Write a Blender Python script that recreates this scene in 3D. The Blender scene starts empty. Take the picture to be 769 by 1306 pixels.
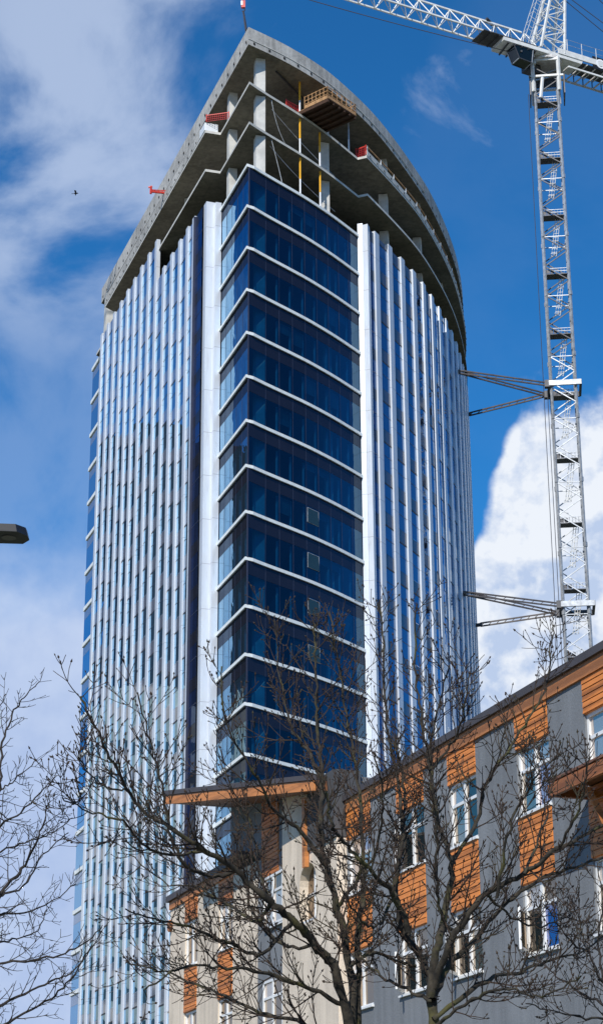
import bpy, math, random
from mathutils import Vector, Matrix
R = math.radians
S = bpy.context.scene
COL = S.collection
rnd = random.Random(7)

# ------------------------------------------------------------------ camera
PW, PH, F = 769.0, 1306.0, 2510.0
TH = math.atan(947 / F); ROLL = math.atan2(39.5, 6653)
fw = Vector((0, math.cos(TH), math.sin(TH))); up0 = Vector((0, -math.sin(TH), math.cos(TH))); rt0 = Vector((1, 0, 0))
RT = rt0 * math.cos(ROLL) - up0 * math.sin(ROLL); UP = rt0 * math.sin(ROLL) + up0 * math.cos(ROLL)
CAM = Vector((0, 0, 1.6))
def ray(x, y): return (fw * F + RT * (x - PW / 2) - UP * (y - PH / 2))
def at(x, y, Y):
    d = ray(x, y); return CAM + d * (Y / d.y)
cd = bpy.data.cameras.new('camera'); cam = bpy.data.objects.new('camera', cd); COL.objects.link(cam); S.camera = cam
m = Matrix((RT, UP, -fw)).transposed().to_4x4(); m.translation = CAM; cam.matrix_world = m
cd.sensor_fit = 'VERTICAL'; cd.sensor_height = 36; cd.lens = 36 * F / PH; cd.clip_end = 6000; cd.clip_start = 0.1

# ------------------------------------------------------------------ node helpers
class E:
    nt = None
    def __init__(s, k): s.k = k
    @staticmethod
    def m(op, *a, clamp=False):
        n = E.nt.nodes.new('ShaderNodeMath'); n.operation = op; n.use_clamp = clamp
        for i, v in enumerate(a):
            if isinstance(v, E): E.nt.links.new(v.k, n.inputs[i])
            else: n.inputs[i].default_value = v
        return E(n.outputs[0])
    def __add__(s, o): return E.m('ADD', s, o)
    def __radd__(s, o): return E.m('ADD', o, s)
    def __sub__(s, o): return E.m('SUBTRACT', s, o)
    def __rsub__(s, o): return E.m('SUBTRACT', o, s)
    def __mul__(s, o): return E.m('MULTIPLY', s, o)
    def __rmul__(s, o): return E.m('MULTIPLY', o, s)
    def __truediv__(s, o): return E.m('DIVIDE', s, o)
def smooth(x, a, b, lo=0., hi=1.):
    n = E.nt.nodes.new('ShaderNodeMapRange'); n.interpolation_type = 'SMOOTHSTEP'
    for i, v in enumerate((x, a, b, lo, hi)):
        if isinstance(v, E): E.nt.links.new(v.k, n.inputs[i])
        else: n.inputs[i].default_value = v
    return E(n.outputs[0])
def noise(vec, scale, detail=6, rough=.55, dist=0.):
    n = E.nt.nodes.new('ShaderNodeTexNoise'); E.nt.links.new(vec.k, n.inputs['Vector'])
    n.inputs['Scale'].default_value = scale; n.inputs['Detail'].default_value = detail
    n.inputs['Roughness'].default_value = rough; n.inputs['Distortion'].default_value = dist
    return E(n.outputs['Fac'])
def mapping(vec, loc=(0, 0, 0), sc=(1, 1, 1), rot=(0, 0, 0)):
    n = E.nt.nodes.new('ShaderNodeMapping'); E.nt.links.new(vec.k, n.inputs[0])
    n.inputs['Location'].default_value = loc; n.inputs['Scale'].default_value = sc; n.inputs['Rotation'].default_value = rot
    return E(n.outputs[0])
def mixc(f, a, b):
    n = E.nt.nodes.new('ShaderNodeMix'); n.data_type = 'RGBA'
    for i, v in ((0, f), (6, a), (7, b)):
        if isinstance(v, E): E.nt.links.new(v.k, n.inputs[i])
        elif i == 0: n.inputs[0].default_value = v
        else: n.inputs[i].default_value = (*v, 1)
    return E(n.outputs[2])
def sep(vec):
    n = E.nt.nodes.new('ShaderNodeSeparateXYZ'); E.nt.links.new(vec.k, n.inputs[0]); return [E(o) for o in n.outputs]

# ------------------------------------------------------------------ world
SUN_AZ, SUN_EL = 197.0, 37.0        # degrees clockwise from +Y
w = bpy.data.worlds.new('World'); S.world = w; w.use_nodes = True
nt = w.node_tree; E.nt = nt; nt.nodes.clear()
sky = nt.nodes.new('ShaderNodeTexSky'); sky.sky_type = 'NISHITA'; sky.sun_disc = False
sky.sun_elevation = R(SUN_EL); sky.sun_rotation = R(SUN_AZ); sky.altitude = 50; sky.air_density = 1.0; sky.dust_density = 0.25; sky.ozone_density = 3.0
tc = nt.nodes.new('ShaderNodeTexCoord'); D = E(tc.outputs['Generated'])
x, y, z = sep(D)
az = E.m('ARCTAN2', x, y) * 57.2958; el = E.m('ARCSINE', z) * 57.2958
hs = nt.nodes.new('ShaderNodeHueSaturation'); hs.inputs['Saturation'].default_value = 1.0
nt.links.new(sky.outputs[0], hs.inputs['Color'])
mm_ = nt.nodes.new('ShaderNodeMix'); mm_.data_type = 'RGBA'; mm_.blend_type = 'MULTIPLY'; mm_.inputs[0].default_value = 1; mm_.inputs[7].default_value = (.20, .90, 1.42, 1); nt.links.new(hs.outputs[0], mm_.inputs[6])
skyc = E(mm_.outputs[2])
# thin high cloud: strong west (left) of the tower, faint to the right
n1 = noise(mapping(D, (8.3, 1.2, 6.1), (1, 1, 1.25)), 7.0, 9, .56, .25)
n1b = noise(mapping(D, (7.7, 2.2, .3)), 2.4, 3, .5)
n2 = noise(mapping(D, (9.3, 4.2, 5.1), (1, 1, 1.3)), 9, 9, .6, .5)
left = smooth(az, 2.5, -5.0, .0, 1.) * smooth(az, -9., -16., 1., .45)
wisp = smooth(n1 + (n1b - .5) * .7 + left * .11, .52, .72) * (left * .64 * smooth(el, 23.5, 29., .3, 1.) + .03)
wr = smooth(n2 + smooth(az, 1., 5.) * .03 - smooth(az, -2., 2.) * 0.02, .60, .80) * .45 * smooth(el, 27., 31.)
wisp = E.m('MAXIMUM', wisp, wr, clamp=True)
c1 = mixc(wisp, skyc, (6.2, 7.3, 9.4))
# cloud bank over the horizon, bulging into a cumulus on the right
bump = noise(D, 24, 7, .55, .1); bumpl = noise(mapping(D, (1.3, 2.2, .7)), 7, 5, .5)
vo = nt.nodes.new('ShaderNodeTexVoronoi'); vo.feature = 'SMOOTH_F1'; vo.inputs['Scale'].default_value = 19; vo.inputs['Smoothness'].default_value = .35; nt.links.new(D.k, vo.inputs['Vector']); puff = (.45 - E(vo.outputs['Distance'])) * 3.0 * smooth(az, 3., 5.)
top = puff + 19.2 + smooth(az, 4.7, 5.7, 0., 2.2) + smooth(az, 5.5, 7.0, 0., 2.0) + (bumpl - .5) * 5.5 + (bump - .5) * 2.6
top = top + smooth(az, 20., 50., 0., -15.) + smooth(az, -14., -40., 0., -9.)
soft = smooth(az, 2., 5., 2.4, .55)
bank = smooth(top - el, E.m('MULTIPLY', soft, -.6), soft)
right = smooth(az, 0., 5.)
sh1 = noise(mapping(D, (.004, .004, -.006)), 24, 7, .55, .1)
sh2 = noise(mapping(D, (4., 1., 2.)), 9, 7, .55, .3)
dep = smooth(top - el, 0., 6.)
relief = E.m('MULTIPLY', bump - sh1, 7.)
f = E.m('ADD', .78 - dep * .35, relief * (right * .9 + .2) + (sh2 - .5) * (right * 1.0 + .5), clamp=True)
darkc = mixc(right, (3.9, 5.2, 8.2), (5.3, 6.5, 8.8))
lightc = mixc(right, (6.3, 7.4, 9.6), (9.0, 9.5, 10.3))
c2 = mixc(bank, c1, mixc(f, darkc, lightc))
bg = nt.nodes.new('ShaderNodeBackground'); bg.inputs[1].default_value = 0.095
nt.links.new(c2.k, bg.inputs[0]); wo = nt.nodes.new('ShaderNodeOutputWorld'); nt.links.new(bg.outputs[0], wo.inputs[0])

sd = bpy.data.lights.new('sun', 'SUN'); sd.energy = 4.4; sd.angle = R(.53); sd.color = (1, .955, .89)
so = bpy.data.objects.new('sun', sd); COL.objects.link(so)
sv = Vector((math.sin(R(SUN_AZ)) * math.cos(R(SUN_EL)), math.cos(R(SUN_AZ)) * math.cos(R(SUN_EL)), math.sin(R(SUN_EL))))
so.rotation_euler = sv.to_track_quat('Z', 'Y').to_euler(); so.location = (0, -20, 60)
S.view_settings.view_transform = 'Standard'; S.view_settings.look = 'None'; S.view_settings.exposure = 0.0; S.view_settings.gamma = 1
S.render.engine = 'CYCLES'
S.cycles.max_bounces = 6; S.cycles.transparent_max_bounces = 12; S.cycles.glossy_bounces = 3; S.cycles.diffuse_bounces = 3

# ------------------------------------------------------------------ materials
def newmat(name):
    mt = bpy.data.materials.new(name); mt.use_nodes = True; E.nt = mt.node_tree
    return mt, mt.node_tree, mt.node_tree.nodes['Principled BSDF']
def objc():
    n = E.nt.nodes.new('ShaderNodeTexCoord'); return E(n.outputs['Object'])
def bumpnode(h, bs, dist=.01, strength=.6):
    b = E.nt.nodes.new('ShaderNodeBump'); b.inputs['Distance'].default_value = dist; b.inputs['Strength'].default_value = strength
    E.nt.links.new(h.k, b.inputs['Height']); E.nt.links.new(b.outputs[0], bs.inputs['Normal'])
def var(col, k): return tuple(min(1, c * k) for c in col)
def mat(name, col, rough=.6, metal=0., vary=.12, scale=1.5, bump=0., bscale=40, col2=None, spec=None):
    mt, t, b = newmat(name); P = objc()
    n = noise(P, scale, 5, .6)
    c = mixc(smooth(n, .3, .7), var(col, 1 - vary), col2 or var(col, 1 + vary))
    t.links.new(c.k, b.inputs['Base Color']); b.inputs['Roughness'].default_value = rough; b.inputs['Metallic'].default_value = metal
    if spec is not None: b.inputs['Specular IOR Level'].default_value = spec
    if bump: bumpnode(noise(P, bscale, 4), b, bump)
    return mt
M = {}
def concrete(name, col, seam=2.4):
    mt, t, b = newmat(name); P = objc(); X, Y, Z = sep(P)
    big = noise(P, .35, 4, .6); fine = noise(P, 3.2, 8, .65); strk = noise(mapping(P, sc=(1.6, 1.6, .12)), 1.6, 5, .6)
    f = smooth(big * .4 + fine * .35 + strk * .35, .38, .72)
    c = mixc(f, var(col, .55), var(col, 1.2))
    u = X * .333 * -1 + Y * .943
    s1 = smooth(E.m('PINGPONG', u, seam / 2), 0., .05, 1., 0.)
    s2 = smooth(E.m('PINGPONG', X * .943 + Y * .333, 1.22 / 2), 0., .04, 1., 0.)
    c = mixc(E.m('MAXIMUM', s1, s2) * .35, c, var(col, .45))
    t.links.new(c.k, b.inputs['Base Color']); b.inputs['Roughness'].default_value = .9
    bumpnode(fine, b, .02, .5); return mt
M['concrete'] = concrete('concrete', (.47, .46, .43))
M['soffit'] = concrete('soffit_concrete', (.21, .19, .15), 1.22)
M['column'] = mat('column_concrete', (.56, .55, .51), .85, vary=.14, scale=1.3, bump=.01)
M['holes'] = mat('hole_dark', (.02, .02, .02), .9)
# aluminium piers, with the joint between panels at each storey
mt, t, b = newmat('pier_white'); P = objc(); X, Y, Z = sep(P)
seam = smooth(E.m('PINGPONG', Z - .4, 1.552), 0., .035, 1., 0.)
nn = noise(mapping(P, sc=(1, 1, .15)), 1.4, 4)
cc = mixc(smooth(nn, .3, .7), (.63, .67, .73), (.73, .77, .81))
oi = t.nodes.new('ShaderNodeObjectInfo'); cc = mixc(E(oi.outputs['Random']) * .35, cc, (.52, .55, .61)); dirt = noise(mapping(P, sc=(3, 3, .5)), 1.2, 6, .65); cc = mixc(smooth(dirt, .52, .75) * .35, cc, (.38, .38, .38))
t.links.new(mixc(seam * .6, cc, (.2, .2, .23)).k, b.inputs['Base Color']); b.inputs['Roughness'].default_value = .32; b.inputs['Metallic'].default_value = .15
M['pier'] = mt
M['white'] = mat('white_metal', (.76, .79, .80), .4, vary=.05)
M['bandw'] = mat('slab_edge_cover', (.82, .85, .83), .5, vary=.08, scale=3)
def glassy(name, base, refl, fmin, fmax, wav=.0, scale=.5, rough=.0, tint=(.9, .95, 1)):
    mt, t, b = newmat(name); P = objc(); t.nodes.remove(b)
    df = t.nodes.new('ShaderNodeBsdfDiffuse'); gl = t.nodes.new('ShaderNodeBsdfGlossy'); gl.inputs['Roughness'].default_value = rough
    n = noise(P, .6, 3); t.links.new(mixc(n, var(base, .7), var(base, 1.3)).k, df.inputs[0]); gl.inputs[0].default_value = (*tint, 1)
    lw = t.nodes.new('ShaderNodeLayerWeight'); lw.inputs[0].default_value = .5
    f = smooth(E(lw.outputs['Facing']), 0.2, .95, fmin, fmax)
    mx = t.nodes.new('ShaderNodeMixShader'); t.links.new(f.k, mx.inputs[0]); t.links.new(df.outputs[0], mx.inputs[1]); t.links.new(gl.outputs[0], mx.inputs[2])
    if wav:
        bp = t.nodes.new('ShaderNodeBump'); bp.inputs['Distance'].default_value = wav; bp.inputs['Strength'].default_value = 1
        t.links.new(noise(P, scale, 2, .5).k, bp.inputs['Height']); t.links.new(bp.outputs[0], gl.inputs['Normal'])
    t.links.new(mx.outputs[0], t.nodes['Material Output'].inputs[0]); return mt
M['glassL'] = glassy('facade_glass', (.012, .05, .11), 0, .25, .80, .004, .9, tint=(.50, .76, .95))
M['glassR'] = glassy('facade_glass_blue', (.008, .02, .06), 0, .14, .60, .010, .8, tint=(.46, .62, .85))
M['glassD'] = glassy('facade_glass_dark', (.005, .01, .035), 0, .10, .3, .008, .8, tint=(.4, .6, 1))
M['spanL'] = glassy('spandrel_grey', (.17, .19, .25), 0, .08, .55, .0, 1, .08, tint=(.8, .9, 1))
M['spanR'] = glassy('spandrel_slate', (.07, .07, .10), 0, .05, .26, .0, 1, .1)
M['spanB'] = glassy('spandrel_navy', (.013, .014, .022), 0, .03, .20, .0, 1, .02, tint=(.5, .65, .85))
M['ventshade'] = mat('vent_shadow', (.03, .03, .04), .6)
# clear tinted vision glass of the corner bay
mt, t, b = newmat('bay_glass'); t.nodes.remove(b)
tr = t.nodes.new('ShaderNodeBsdfTransparent'); tr.inputs[0].default_value = (.07, .29, .45, 1)
gl = t.nodes.new('ShaderNodeBsdfGlossy'); gl.inputs['Roughness'].default_value = 0; gl.inputs[0].default_value = (.38, .66, .92, 1)
lw = t.nodes.new('ShaderNodeLayerWeight'); lw.inputs[0].default_value = .5
f = smooth(E(lw.outputs['Facing']), .3, .98, .06, .74)
bp = t.nodes.new('ShaderNodeBump'); bp.inputs['Distance'].default_value = .008; t.links.new(noise(objc(), .8, 2).k, bp.inputs['Height']); t.links.new(bp.outputs[0], gl.inputs['Normal'])
mx = t.nodes.new('ShaderNodeMixShader'); t.links.new(f.k, mx.inputs[0]); t.links.new(tr.outputs[0], mx.inputs[1]); t.links.new(gl.outputs[0], mx.inputs[2])
t.links.new(mx.outputs[0], t.nodes['Material Output'].inputs[0]); M['bayglass'] = mt
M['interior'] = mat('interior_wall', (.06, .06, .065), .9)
M['iwhite'] = mat('interior_board', (.5, .52, .54), .8)
M['blind'] = mat('roller_blind', (.22, .22, .22), .8)
M['mull'] = mat('mullion', (.05, .055, .09), .4, .4)
M['cranew'] = mat('crane_white_paint', (.70, .70, .67), .45, vary=.12, scale=2, col2=(.78, .78, .75))
M['steel'] = mat('galvanised_steel', (.42, .44, .46), .45, .4, vary=.25, scale=3)
M['dsteel'] = mat('dark_steel', (.07, .07, .075), .5, .3, vary=.3)
M['tie'] = mat('tie_steel', (.12, .105, .10), .55, .2, vary=.25)
M['cable'] = mat('cable', (.06, .06, .07), .6)
M['rust'] = mat('rusty_white', (.62, .55, .50), .7, vary=.2, scale=4, col2=(.72, .70, .67))
M['glass_cab'] = glassy('cab_glass', (.006, .01, .01), 0, .03, .3)
M['black'] = mat('black_paint', (.012, .012, .014), .5)
M['letter'] = mat('letter_white', (.85, .85, .85), .5, vary=.02)
M['yellow'] = mat('yellow_paint', (.85, .42, .01), .5)
M['red'] = mat('red_mesh', (.45, .015, .02), .6)
M['redarm'] = mat('red_paint', (.60, .05, .035), .5)
M['timber'] = mat('timber', (.42, .24, .11), .75, vary=.3, scale=4)
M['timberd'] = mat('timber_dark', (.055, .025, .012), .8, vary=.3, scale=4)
def stucco(name, col):
    mt, t, b = newmat(name); P = objc()
    big = noise(P, .5, 3); fine = noise(P, 22, 5, .7); st = noise(mapping(P, sc=(2.5, 2.5, .15)), 1.2, 4)
    f = smooth(big * .35 + fine * .3 + st * .35, .36, .64)
    c0 = mixc(f, var(col, .78), var(col, 1.16)); rain = noise(mapping(P, (5, 5, 0), sc=(3.2, 3.2, .10)), 1.5, 5, .6); c0 = mixc(smooth(rain, .54, .74) * .3, c0, var(col, .55))
    t.links.new(c0.k, b.inputs['Base Color']); b.inputs['Roughness'].default_value = .92
    bumpnode(fine, b, .012, .8); return mt
M['sgray'] = stucco('stucco_grey', (.20, .21, .22))
M['sbeige'] = stucco('stucco_beige', (.72, .61, .48))
M['scharc'] = stucco('stucco_charcoal', (.07, .072, .076))
def wood(name, col):
    mt, t, b = newmat(name); P = objc()
    g = noise(mapping(P, sc=(1.2, 1.2, 14)), 3, 6, .6); big = noise(P, .9, 3)
    X, Y, Z = sep(P); brd = noise(mapping(P, sc=(.05, .05, 7.4)), 1., 0)
    f = smooth(g * .35 + big * .2 + brd * .45, .38, .62)
    t.links.new(mixc(f, var(col, .58), var(col, 1.25)).k, b.inputs['Base Color']); b.inputs['Roughness'].default_value = .55
    bumpnode(g, b, .004); return mt
M['siding'] = wood('orange_siding', (.62, .205, .04))
M['fascia'] = wood('fascia_wood', (.50, .19, .055))
M['awn'] = wood('awning_wood', (.36, .125, .035))
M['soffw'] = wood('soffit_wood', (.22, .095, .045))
M['cap'] = mat('roof_cap', (.07, .06, .06), .6)
M['vinyl'] = mat('window_frame_white', (.78, .78, .76), .4, vary=.05)
M['pg_dark'] = glassy('pane_dark', (.02, .03, .035), 0, .06, .5, .004, 1.5, tint=(1, .8, .62))
M['pg_pale'] = glassy('pane_pale', (.30, .36, .42), 0, .15, .7, .004, 1.5, tint=(1, .8, .62))
M['pg_teal'] = glassy('pane_teal', (.11, .14, .14), 0, .12, .7, .004, 1.5, tint=(1, .8, .62))
M['pg_lilac'] = glassy('pane_lilac', (.30, .29, .44), 0, .12, .7, .004, 1.5, tint=(1, .8, .62))
M['pg_blue'] = glassy('pane_blue', (.02, .13, .42), 0, .06, .5, .004, 1.5, tint=(1, .8, .62))
def bark(name, c1, c2, moss):
    mt, t, b = newmat(name); P = objc()
    a = noise(P, 9, 6, .65); g = noise(P, 2.3, 4, .6)
    c = mixc(smooth(a, .35, .68), c1, c2); c = mixc(smooth(g, .52, .68) * .7, c, moss)
    t.links.new(c.k, b.inputs['Base Color']); b.inputs['Roughness'].default_value = .95; bumpnode(a, b, .02, 1.); return mt
M['bark'] = bark('bark_mossy', (.012, .010, .007), (.055, .045, .030), (.085, .080, .020))
M['twig'] = bark('twig_bark', (.018, .011, .008), (.05, .032, .020), (.05, .045, .02))
M['bark2'] = bark('bark_dark', (.015, .012, .010), (.05, .04, .035), (.05, .045, .03))
M['ground'] = mat('ground_soil', (.10, .11, .06), .95, vary=.3, scale=.3)
M['asphalt'] = mat('asphalt', (.05, .05, .052), .9, vary=.2, scale=.8)
M['paving'] = mat('paving', (.30, .29, .28), .9, vary=.12, scale=.9)
M['lamp'] = mat('lamp_black', (.012, .012, .013), .45)
M['lens'] = mat('lamp_lens', (.06, .055, .045), .3)
M['bird'] = mat('bird_dark', (.03, .03, .035), .8)
M['reflt'] = glassy('neighbour_glass', (.01, .015, .025), 0, .05, .3, .0, 1)
M['reflw'] = mat('neighbour_wall', (.02, .024, .032), .8)

# ------------------------------------------------------------------ mesh helpers
class MB:
    def __init__(s): s.v = []; s.f = []; s.mi = []; s.mats = []
    def mid(s, m):
        if m not in s.mats: s.mats.append(m)
        return s.mats.index(m)
    def poly(s, pts, m):
        n = len(s.v); s.v += [tuple(p) for p in pts]; s.f.append(tuple(range(n, n + len(pts)))); s.mi.append(s.mid(m)); return s
    def box8(s, p, m):   # p: 8 corners, bottom 0-3 ring, top 4-7 ring
        n = len(s.v); s.v += [tuple(q) for q in p]; k = s.mid(m)
        for q in ((3, 2, 1, 0), (4, 5, 6, 7), (0, 1, 5, 4), (1, 2, 6, 5), (2, 3, 7, 6), (3, 0, 4, 7)):
            s.f.append(tuple(n + i for i in q)); s.mi.append(k)
        return s
    def box(s, o, ax, ay, az_, m):  # o corner, three edge vectors
        o = Vector(o); ax = Vector(ax); ay = Vector(ay); az_ = Vector(az_)
        return s.box8([o, o + ax, o + ax + ay, o + ay, o + az_, o + ax + az_, o + ax + ay + az_, o + ay + az_], m)
    def prism(s, ring, z0, z1, mside, mbot=None, mtop=None):
        n = len(s.v); k = len(ring); s.v += [(p[0], p[1], z0) for p in ring] + [(p[0], p[1], z1) for p in ring]
        for i in range(k):
            j = (i + 1) % k; s.f.append((n + i, n + j, n + k + j, n + k + i)); s.mi.append(s.mid(mside))
        s.f.append(tuple(n + i for i in reversed(range(k)))); s.mi.append(s.mid(mbot or mside))
        s.f.append(tuple(n + k + i for i in range(k))); s.mi.append(s.mid(mtop or mside)); return s
    def bar(s, a, b, r, m, n=4, r2=None, phase=math.pi / 4):
        a = Vector(a); b = Vector(b); d = (b - a)
        if d.length < 1e-6: return s
        d.normalize(); u = d.orthogonal() if abs(d.z) > .95 else d.cross(Vector((0, 0, 1))); u.normalize(); v = d.cross(u)
        r2 = r if r2 is None else r2; base = len(s.v); k = s.mid(m)
        for (p, rr) in ((a, r), (b, r2)):
            for i in range(n):
                t = phase + 2 * math.pi * i / n; s.v.append(tuple(p + (u * math.cos(t) + v * math.sin(t)) * rr))
        for i in range(n):
            j = (i + 1) % n; s.f.append((base + i, base + j, base + n + j, base + n + i)); s.mi.append(k)
        s.f.append(tuple(base + i for i in reversed(range(n)))); s.mi.append(k)
        s.f.append(tuple(base + n + i for i in range(n))); s.mi.append(k); return s
    def tube(s, pts, rad, m, n=6):
        k = s.mid(m); base = len(s.v); u = None
        for i, p in enumerate(pts):
            d = (pts[min(i + 1, len(pts) - 1)] - pts[max(i - 1, 0)])
            if d.length < 1e-9: d = Vector((0, 0, 1))
            d.normalize()
            if u is None: u = d.orthogonal().normalized()
            else:
                u = (u - d * u.dot(d))
                u = u.normalized() if u.length > 1e-5 else d.orthogonal().normalized()
            v = d.cross(u)
            for j in range(n):
                t = 2 * math.pi * j / n; s.v.append(tuple(p + (u * math.cos(t) + v * math.sin(t)) * rad[i] * (rnd.uniform(.88, 1.12) if n == 8 else 1)))
        for i in range(len(pts) - 1):
            for j in range(n):
                a = base + i * n + j; b = base + i * n + (j + 1) % n; s.f.append((a, b, b + n, a + n)); s.mi.append(k)
        s.f.append(tuple(base + (len(pts) - 1) * n + j for j in range(n))); s.mi.append(k); return s
    def add(s, o):
        n = len(s.v); s.v += o.v
        for f_, i in zip(o.f, o.mi): s.f.append(tuple(n + q for q in f_)); s.mi.append(s.mid(o.mats[i]))
    def build(s, name, parent=None, smooth_=False):
        me = bpy.data.meshes.new(name)
        o0 = Vector((0, 0, 0)) if parent is None else parent.location
        me.from_pydata([tuple(Vector(p) - o0) for p in s.v] if parent is not None else s.v, [], s.f)
        for mm in s.mats: me.materials.append(M[mm])
        me.polygons.foreach_set('material_index', s.mi)
        if smooth_: me.polygons.foreach_set('use_smooth', [True] * len(me.polygons))
        me.update(); o = bpy.data.objects.new(name, me); COL.objects.link(o)
        if parent is not None: o.parent = parent
        return o
# children of children sit at the grandparent's origin: build() with the thing as frame, then re-parent
def sub(mb, name, part, thing):
    o = mb.build(name, thing); o.parent = part; return o
def tag(o, label=None, cat=None, group=None, kind=None):
    if label: o['label'] = label
    if cat: o['category'] = cat
    if group: o['group'] = group
    if kind: o['kind'] = kind
    return o
def empty(name, loc, label, cat, group=None):
    o = bpy.data.objects.new(name, None); COL.objects.link(o); o.location = loc; o.empty_display_size = .3
    return tag(o, label, cat, group)
def V(x, y, z=0.): return Vector((x, y, z))

# ------------------------------------------------------------------ ground
g = MB(); g.prism([(-3000, -3000), (3000, -3000), (3000, 3000), (-3000, 3000)], -.5, 0, 'ground'); tag(g.build('ground'), kind='structure')
g = MB(); g.box((-60, -6, -.2), (140, 0, 0), (0, 11, 0), (0, 0, .204), 'asphalt'); tag(g.build('road'), kind='structure')
g = MB(); g.box((-60, 5.0, -.2), (120, 0, 0), (0, 12, 0), (0, 0, .33), 'paving'); tag(g.build('pavement'), kind='structure')
g = MB(); g.box((-60, -1.1, -.1), (120, 0, 0), (0, .12, 0), (0, 0, .109), 'letter'); tag(g.build('road_marking'), kind='structure')

# ------------------------------------------------------------------ TOWER
A = V(-3.44, 114.9); dL = V(-.333, .943).normalized(); nL = V(-dL.y, dL.x)
def LP(L, out, z=0.):
    p = A + dL * L + nL * out; return V(p.x, p.y, z)
FZ = 3.104
T = empty('office_tower', (3, 130, 0), 'tall blue glass tower with white piers and unfinished bare concrete top floors', 'building')
curve = [V(*p) for p in [(4.95, 125.1), (6.95, 128.95), (8.95, 133.2), (10.5, 137.4), (11.95, 142.1), (13.0, 146.4), (13.95, 151.7), (14.6, 157), (14.8, 163), (14.3, 170)]]
def poly_at(pts, s):
    for a, b in zip(pts[:-1], pts[1:]):
        l = (b - a).length
        if s <= l or b is pts[-1]: 
            return a + (b - a) * (s / l), (b - a).normalized()
        s -= l
def smoothpts(pts, n=6):
    out = []
    for i in range(len(pts) - 1):
        p0 = pts[max(i - 1, 0)]; p1 = pts[i]; p2 = pts[i + 1]; p3 = pts[min(i + 2, len(pts) - 1)]
        for k in range(n):
            t = k / n; out.append(.5 * ((2 * p1) + (p2 - p0) * t + (2 * p0 - 5 * p1 + 4 * p2 - p3) * t * t + (3 * p1 - p0 - 3 * p2 + p3) * t ** 3))
    out.append(pts[-1]); return out
CV = smoothpts(curve)
def offs(pts, d):   # positive = outwards (to the right of travel)
    r = []
    for i, p in enumerate(pts):
        t = (pts[min(i + 1, len(pts) - 1)] - pts[max(i - 1, 0)]).normalized(); r.append(p + V(t.y, -t.x) * d)
    return r
BC = V(-3.37, 115.35)                                  # bay corner
bayR = smoothpts([BC, V(-2.24, 116.75), V(.03, 119.4), V(1.27, 121.0), V(2.52, 122.75), V(4.25, 125.4)], 3)
bayLend = LP(7.3, -.28)
def ring(doff=0., roof=False, Lend=41.6, wing=.8):
    if roof:
        rc = smoothpts([V(*p) for p in [(-3.44, 115.05), (-1.15, 117.0), (1.06, 119.3), (2.76, 121.55), (5.15, 125.5), (7.04, 129.4), (9.08, 134.3), (10.55, 138.3), (12.18, 144.0), (13.42, 149.6), (14.35, 156.2), (14.7, 163), (14.2, 170)]], 4)
        return [LP(41.7, 0), *[p for p in rc], V(3, 175)]
    return [LP(Lend, wing), LP(7.35, wing), LP(7.3, -.28 + doff), BC + V(-.1, -.1) * doff, *offs(bayR, doff)[1:], *offs(CV, -.05), V(3, 175)]
Z3, Z2, ZR = 73.2, 76.35, 79.35
# roof slab with deep edge beam
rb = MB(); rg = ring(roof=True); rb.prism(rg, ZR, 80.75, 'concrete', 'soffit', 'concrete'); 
def holes(line, z, step, mb, s0=.5, size=.16):
    for a, b in zip(line[:-1], line[1:]):
        pass
    tot = sum((b - a).length for a, b in zip(line[:-1], line[1:])); s = s0
    while s < tot - .3:
        p, t = poly_at(line, s); n = V(t.y, -t.x)
        mb.box(p + n * .0 - t * size / 2 + V(0, 0, z), t * size, n * .03, V(0, 0, size), 'holes'); s += step
hm = rb; rl = [V(p.x, p.y) for p in rg[1:-1]]; holes(rl, ZR + .16, 1.35, hm); holes([LP(41.6, 0), LP(0, 0)], ZR + .3, 1.4, hm)

# thin board line halfway up the edge beam
mb = MB()
for a, b in zip(rl[:26], rl[1:27]):
    t = (b - a).normalized(); n = V(t.y, -t.x); mb.box(a + V(0, 0, ZR + .42), b - a, n * .035, V(0, 0, .05), 'column')
rb.add(mb); rb.build('roof_slab', T)
def slab(z, th=.19, **k):
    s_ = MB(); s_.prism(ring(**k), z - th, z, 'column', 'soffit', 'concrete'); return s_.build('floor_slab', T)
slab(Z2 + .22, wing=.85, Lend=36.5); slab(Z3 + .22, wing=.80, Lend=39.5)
# upstand beams on the second slab
mb = MB()
def upstand(line, z, h, th=.2, m_='concrete'):
    mb = MB()
    for a, b in zip(line[:-1], line[1:]):
        t = (b - a).normalized(); n = V(t.y, -t.x); mb.box(a + n * .02 + V(0, 0, z), b - a, -n * th, V(0, 0, h), m_)
    return mb
u = upstand([LP(36.4, .85), LP(8.6, .85)], Z2 + .224, .75); holes([LP(36.3, .88), LP(8.6, .88)], Z2 + .35, 1.1, u, .4, .11); u.build('edge_beam', T)
u = upstand([LP(8.58, .87), LP(7.36, .87), LP(7.36, -.1)], Z2 + .224, .62, .12, 'white'); u.build('edge_board', T)
u = upstand(offs(CV, -.04), Z2 + .224, .42, .15, 'column'); holes(offs(CV, -.02), Z2 + .33, 1.2, u, .5, .12); u.build('edge_beam', T)
rail = MB(); rc_ = offs(CV, -.12); tot = 0
for a, b in zip(rc_[:-1], rc_[1:]):
    rail.bar(a + V(0, 0, Z2 + 1.1), b + V(0, 0, Z2 + 1.1), .045, 'timber')
s_ = .2
while s_ < 34:
    p, t_ = poly_at(rc_, s_); rail.bar(p + V(0, 0, Z2 + .6), p + V(0, 0, Z2 + 1.15), .05, 'white'); s_ += 2.3
rail.build('guard_rail', T)
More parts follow.
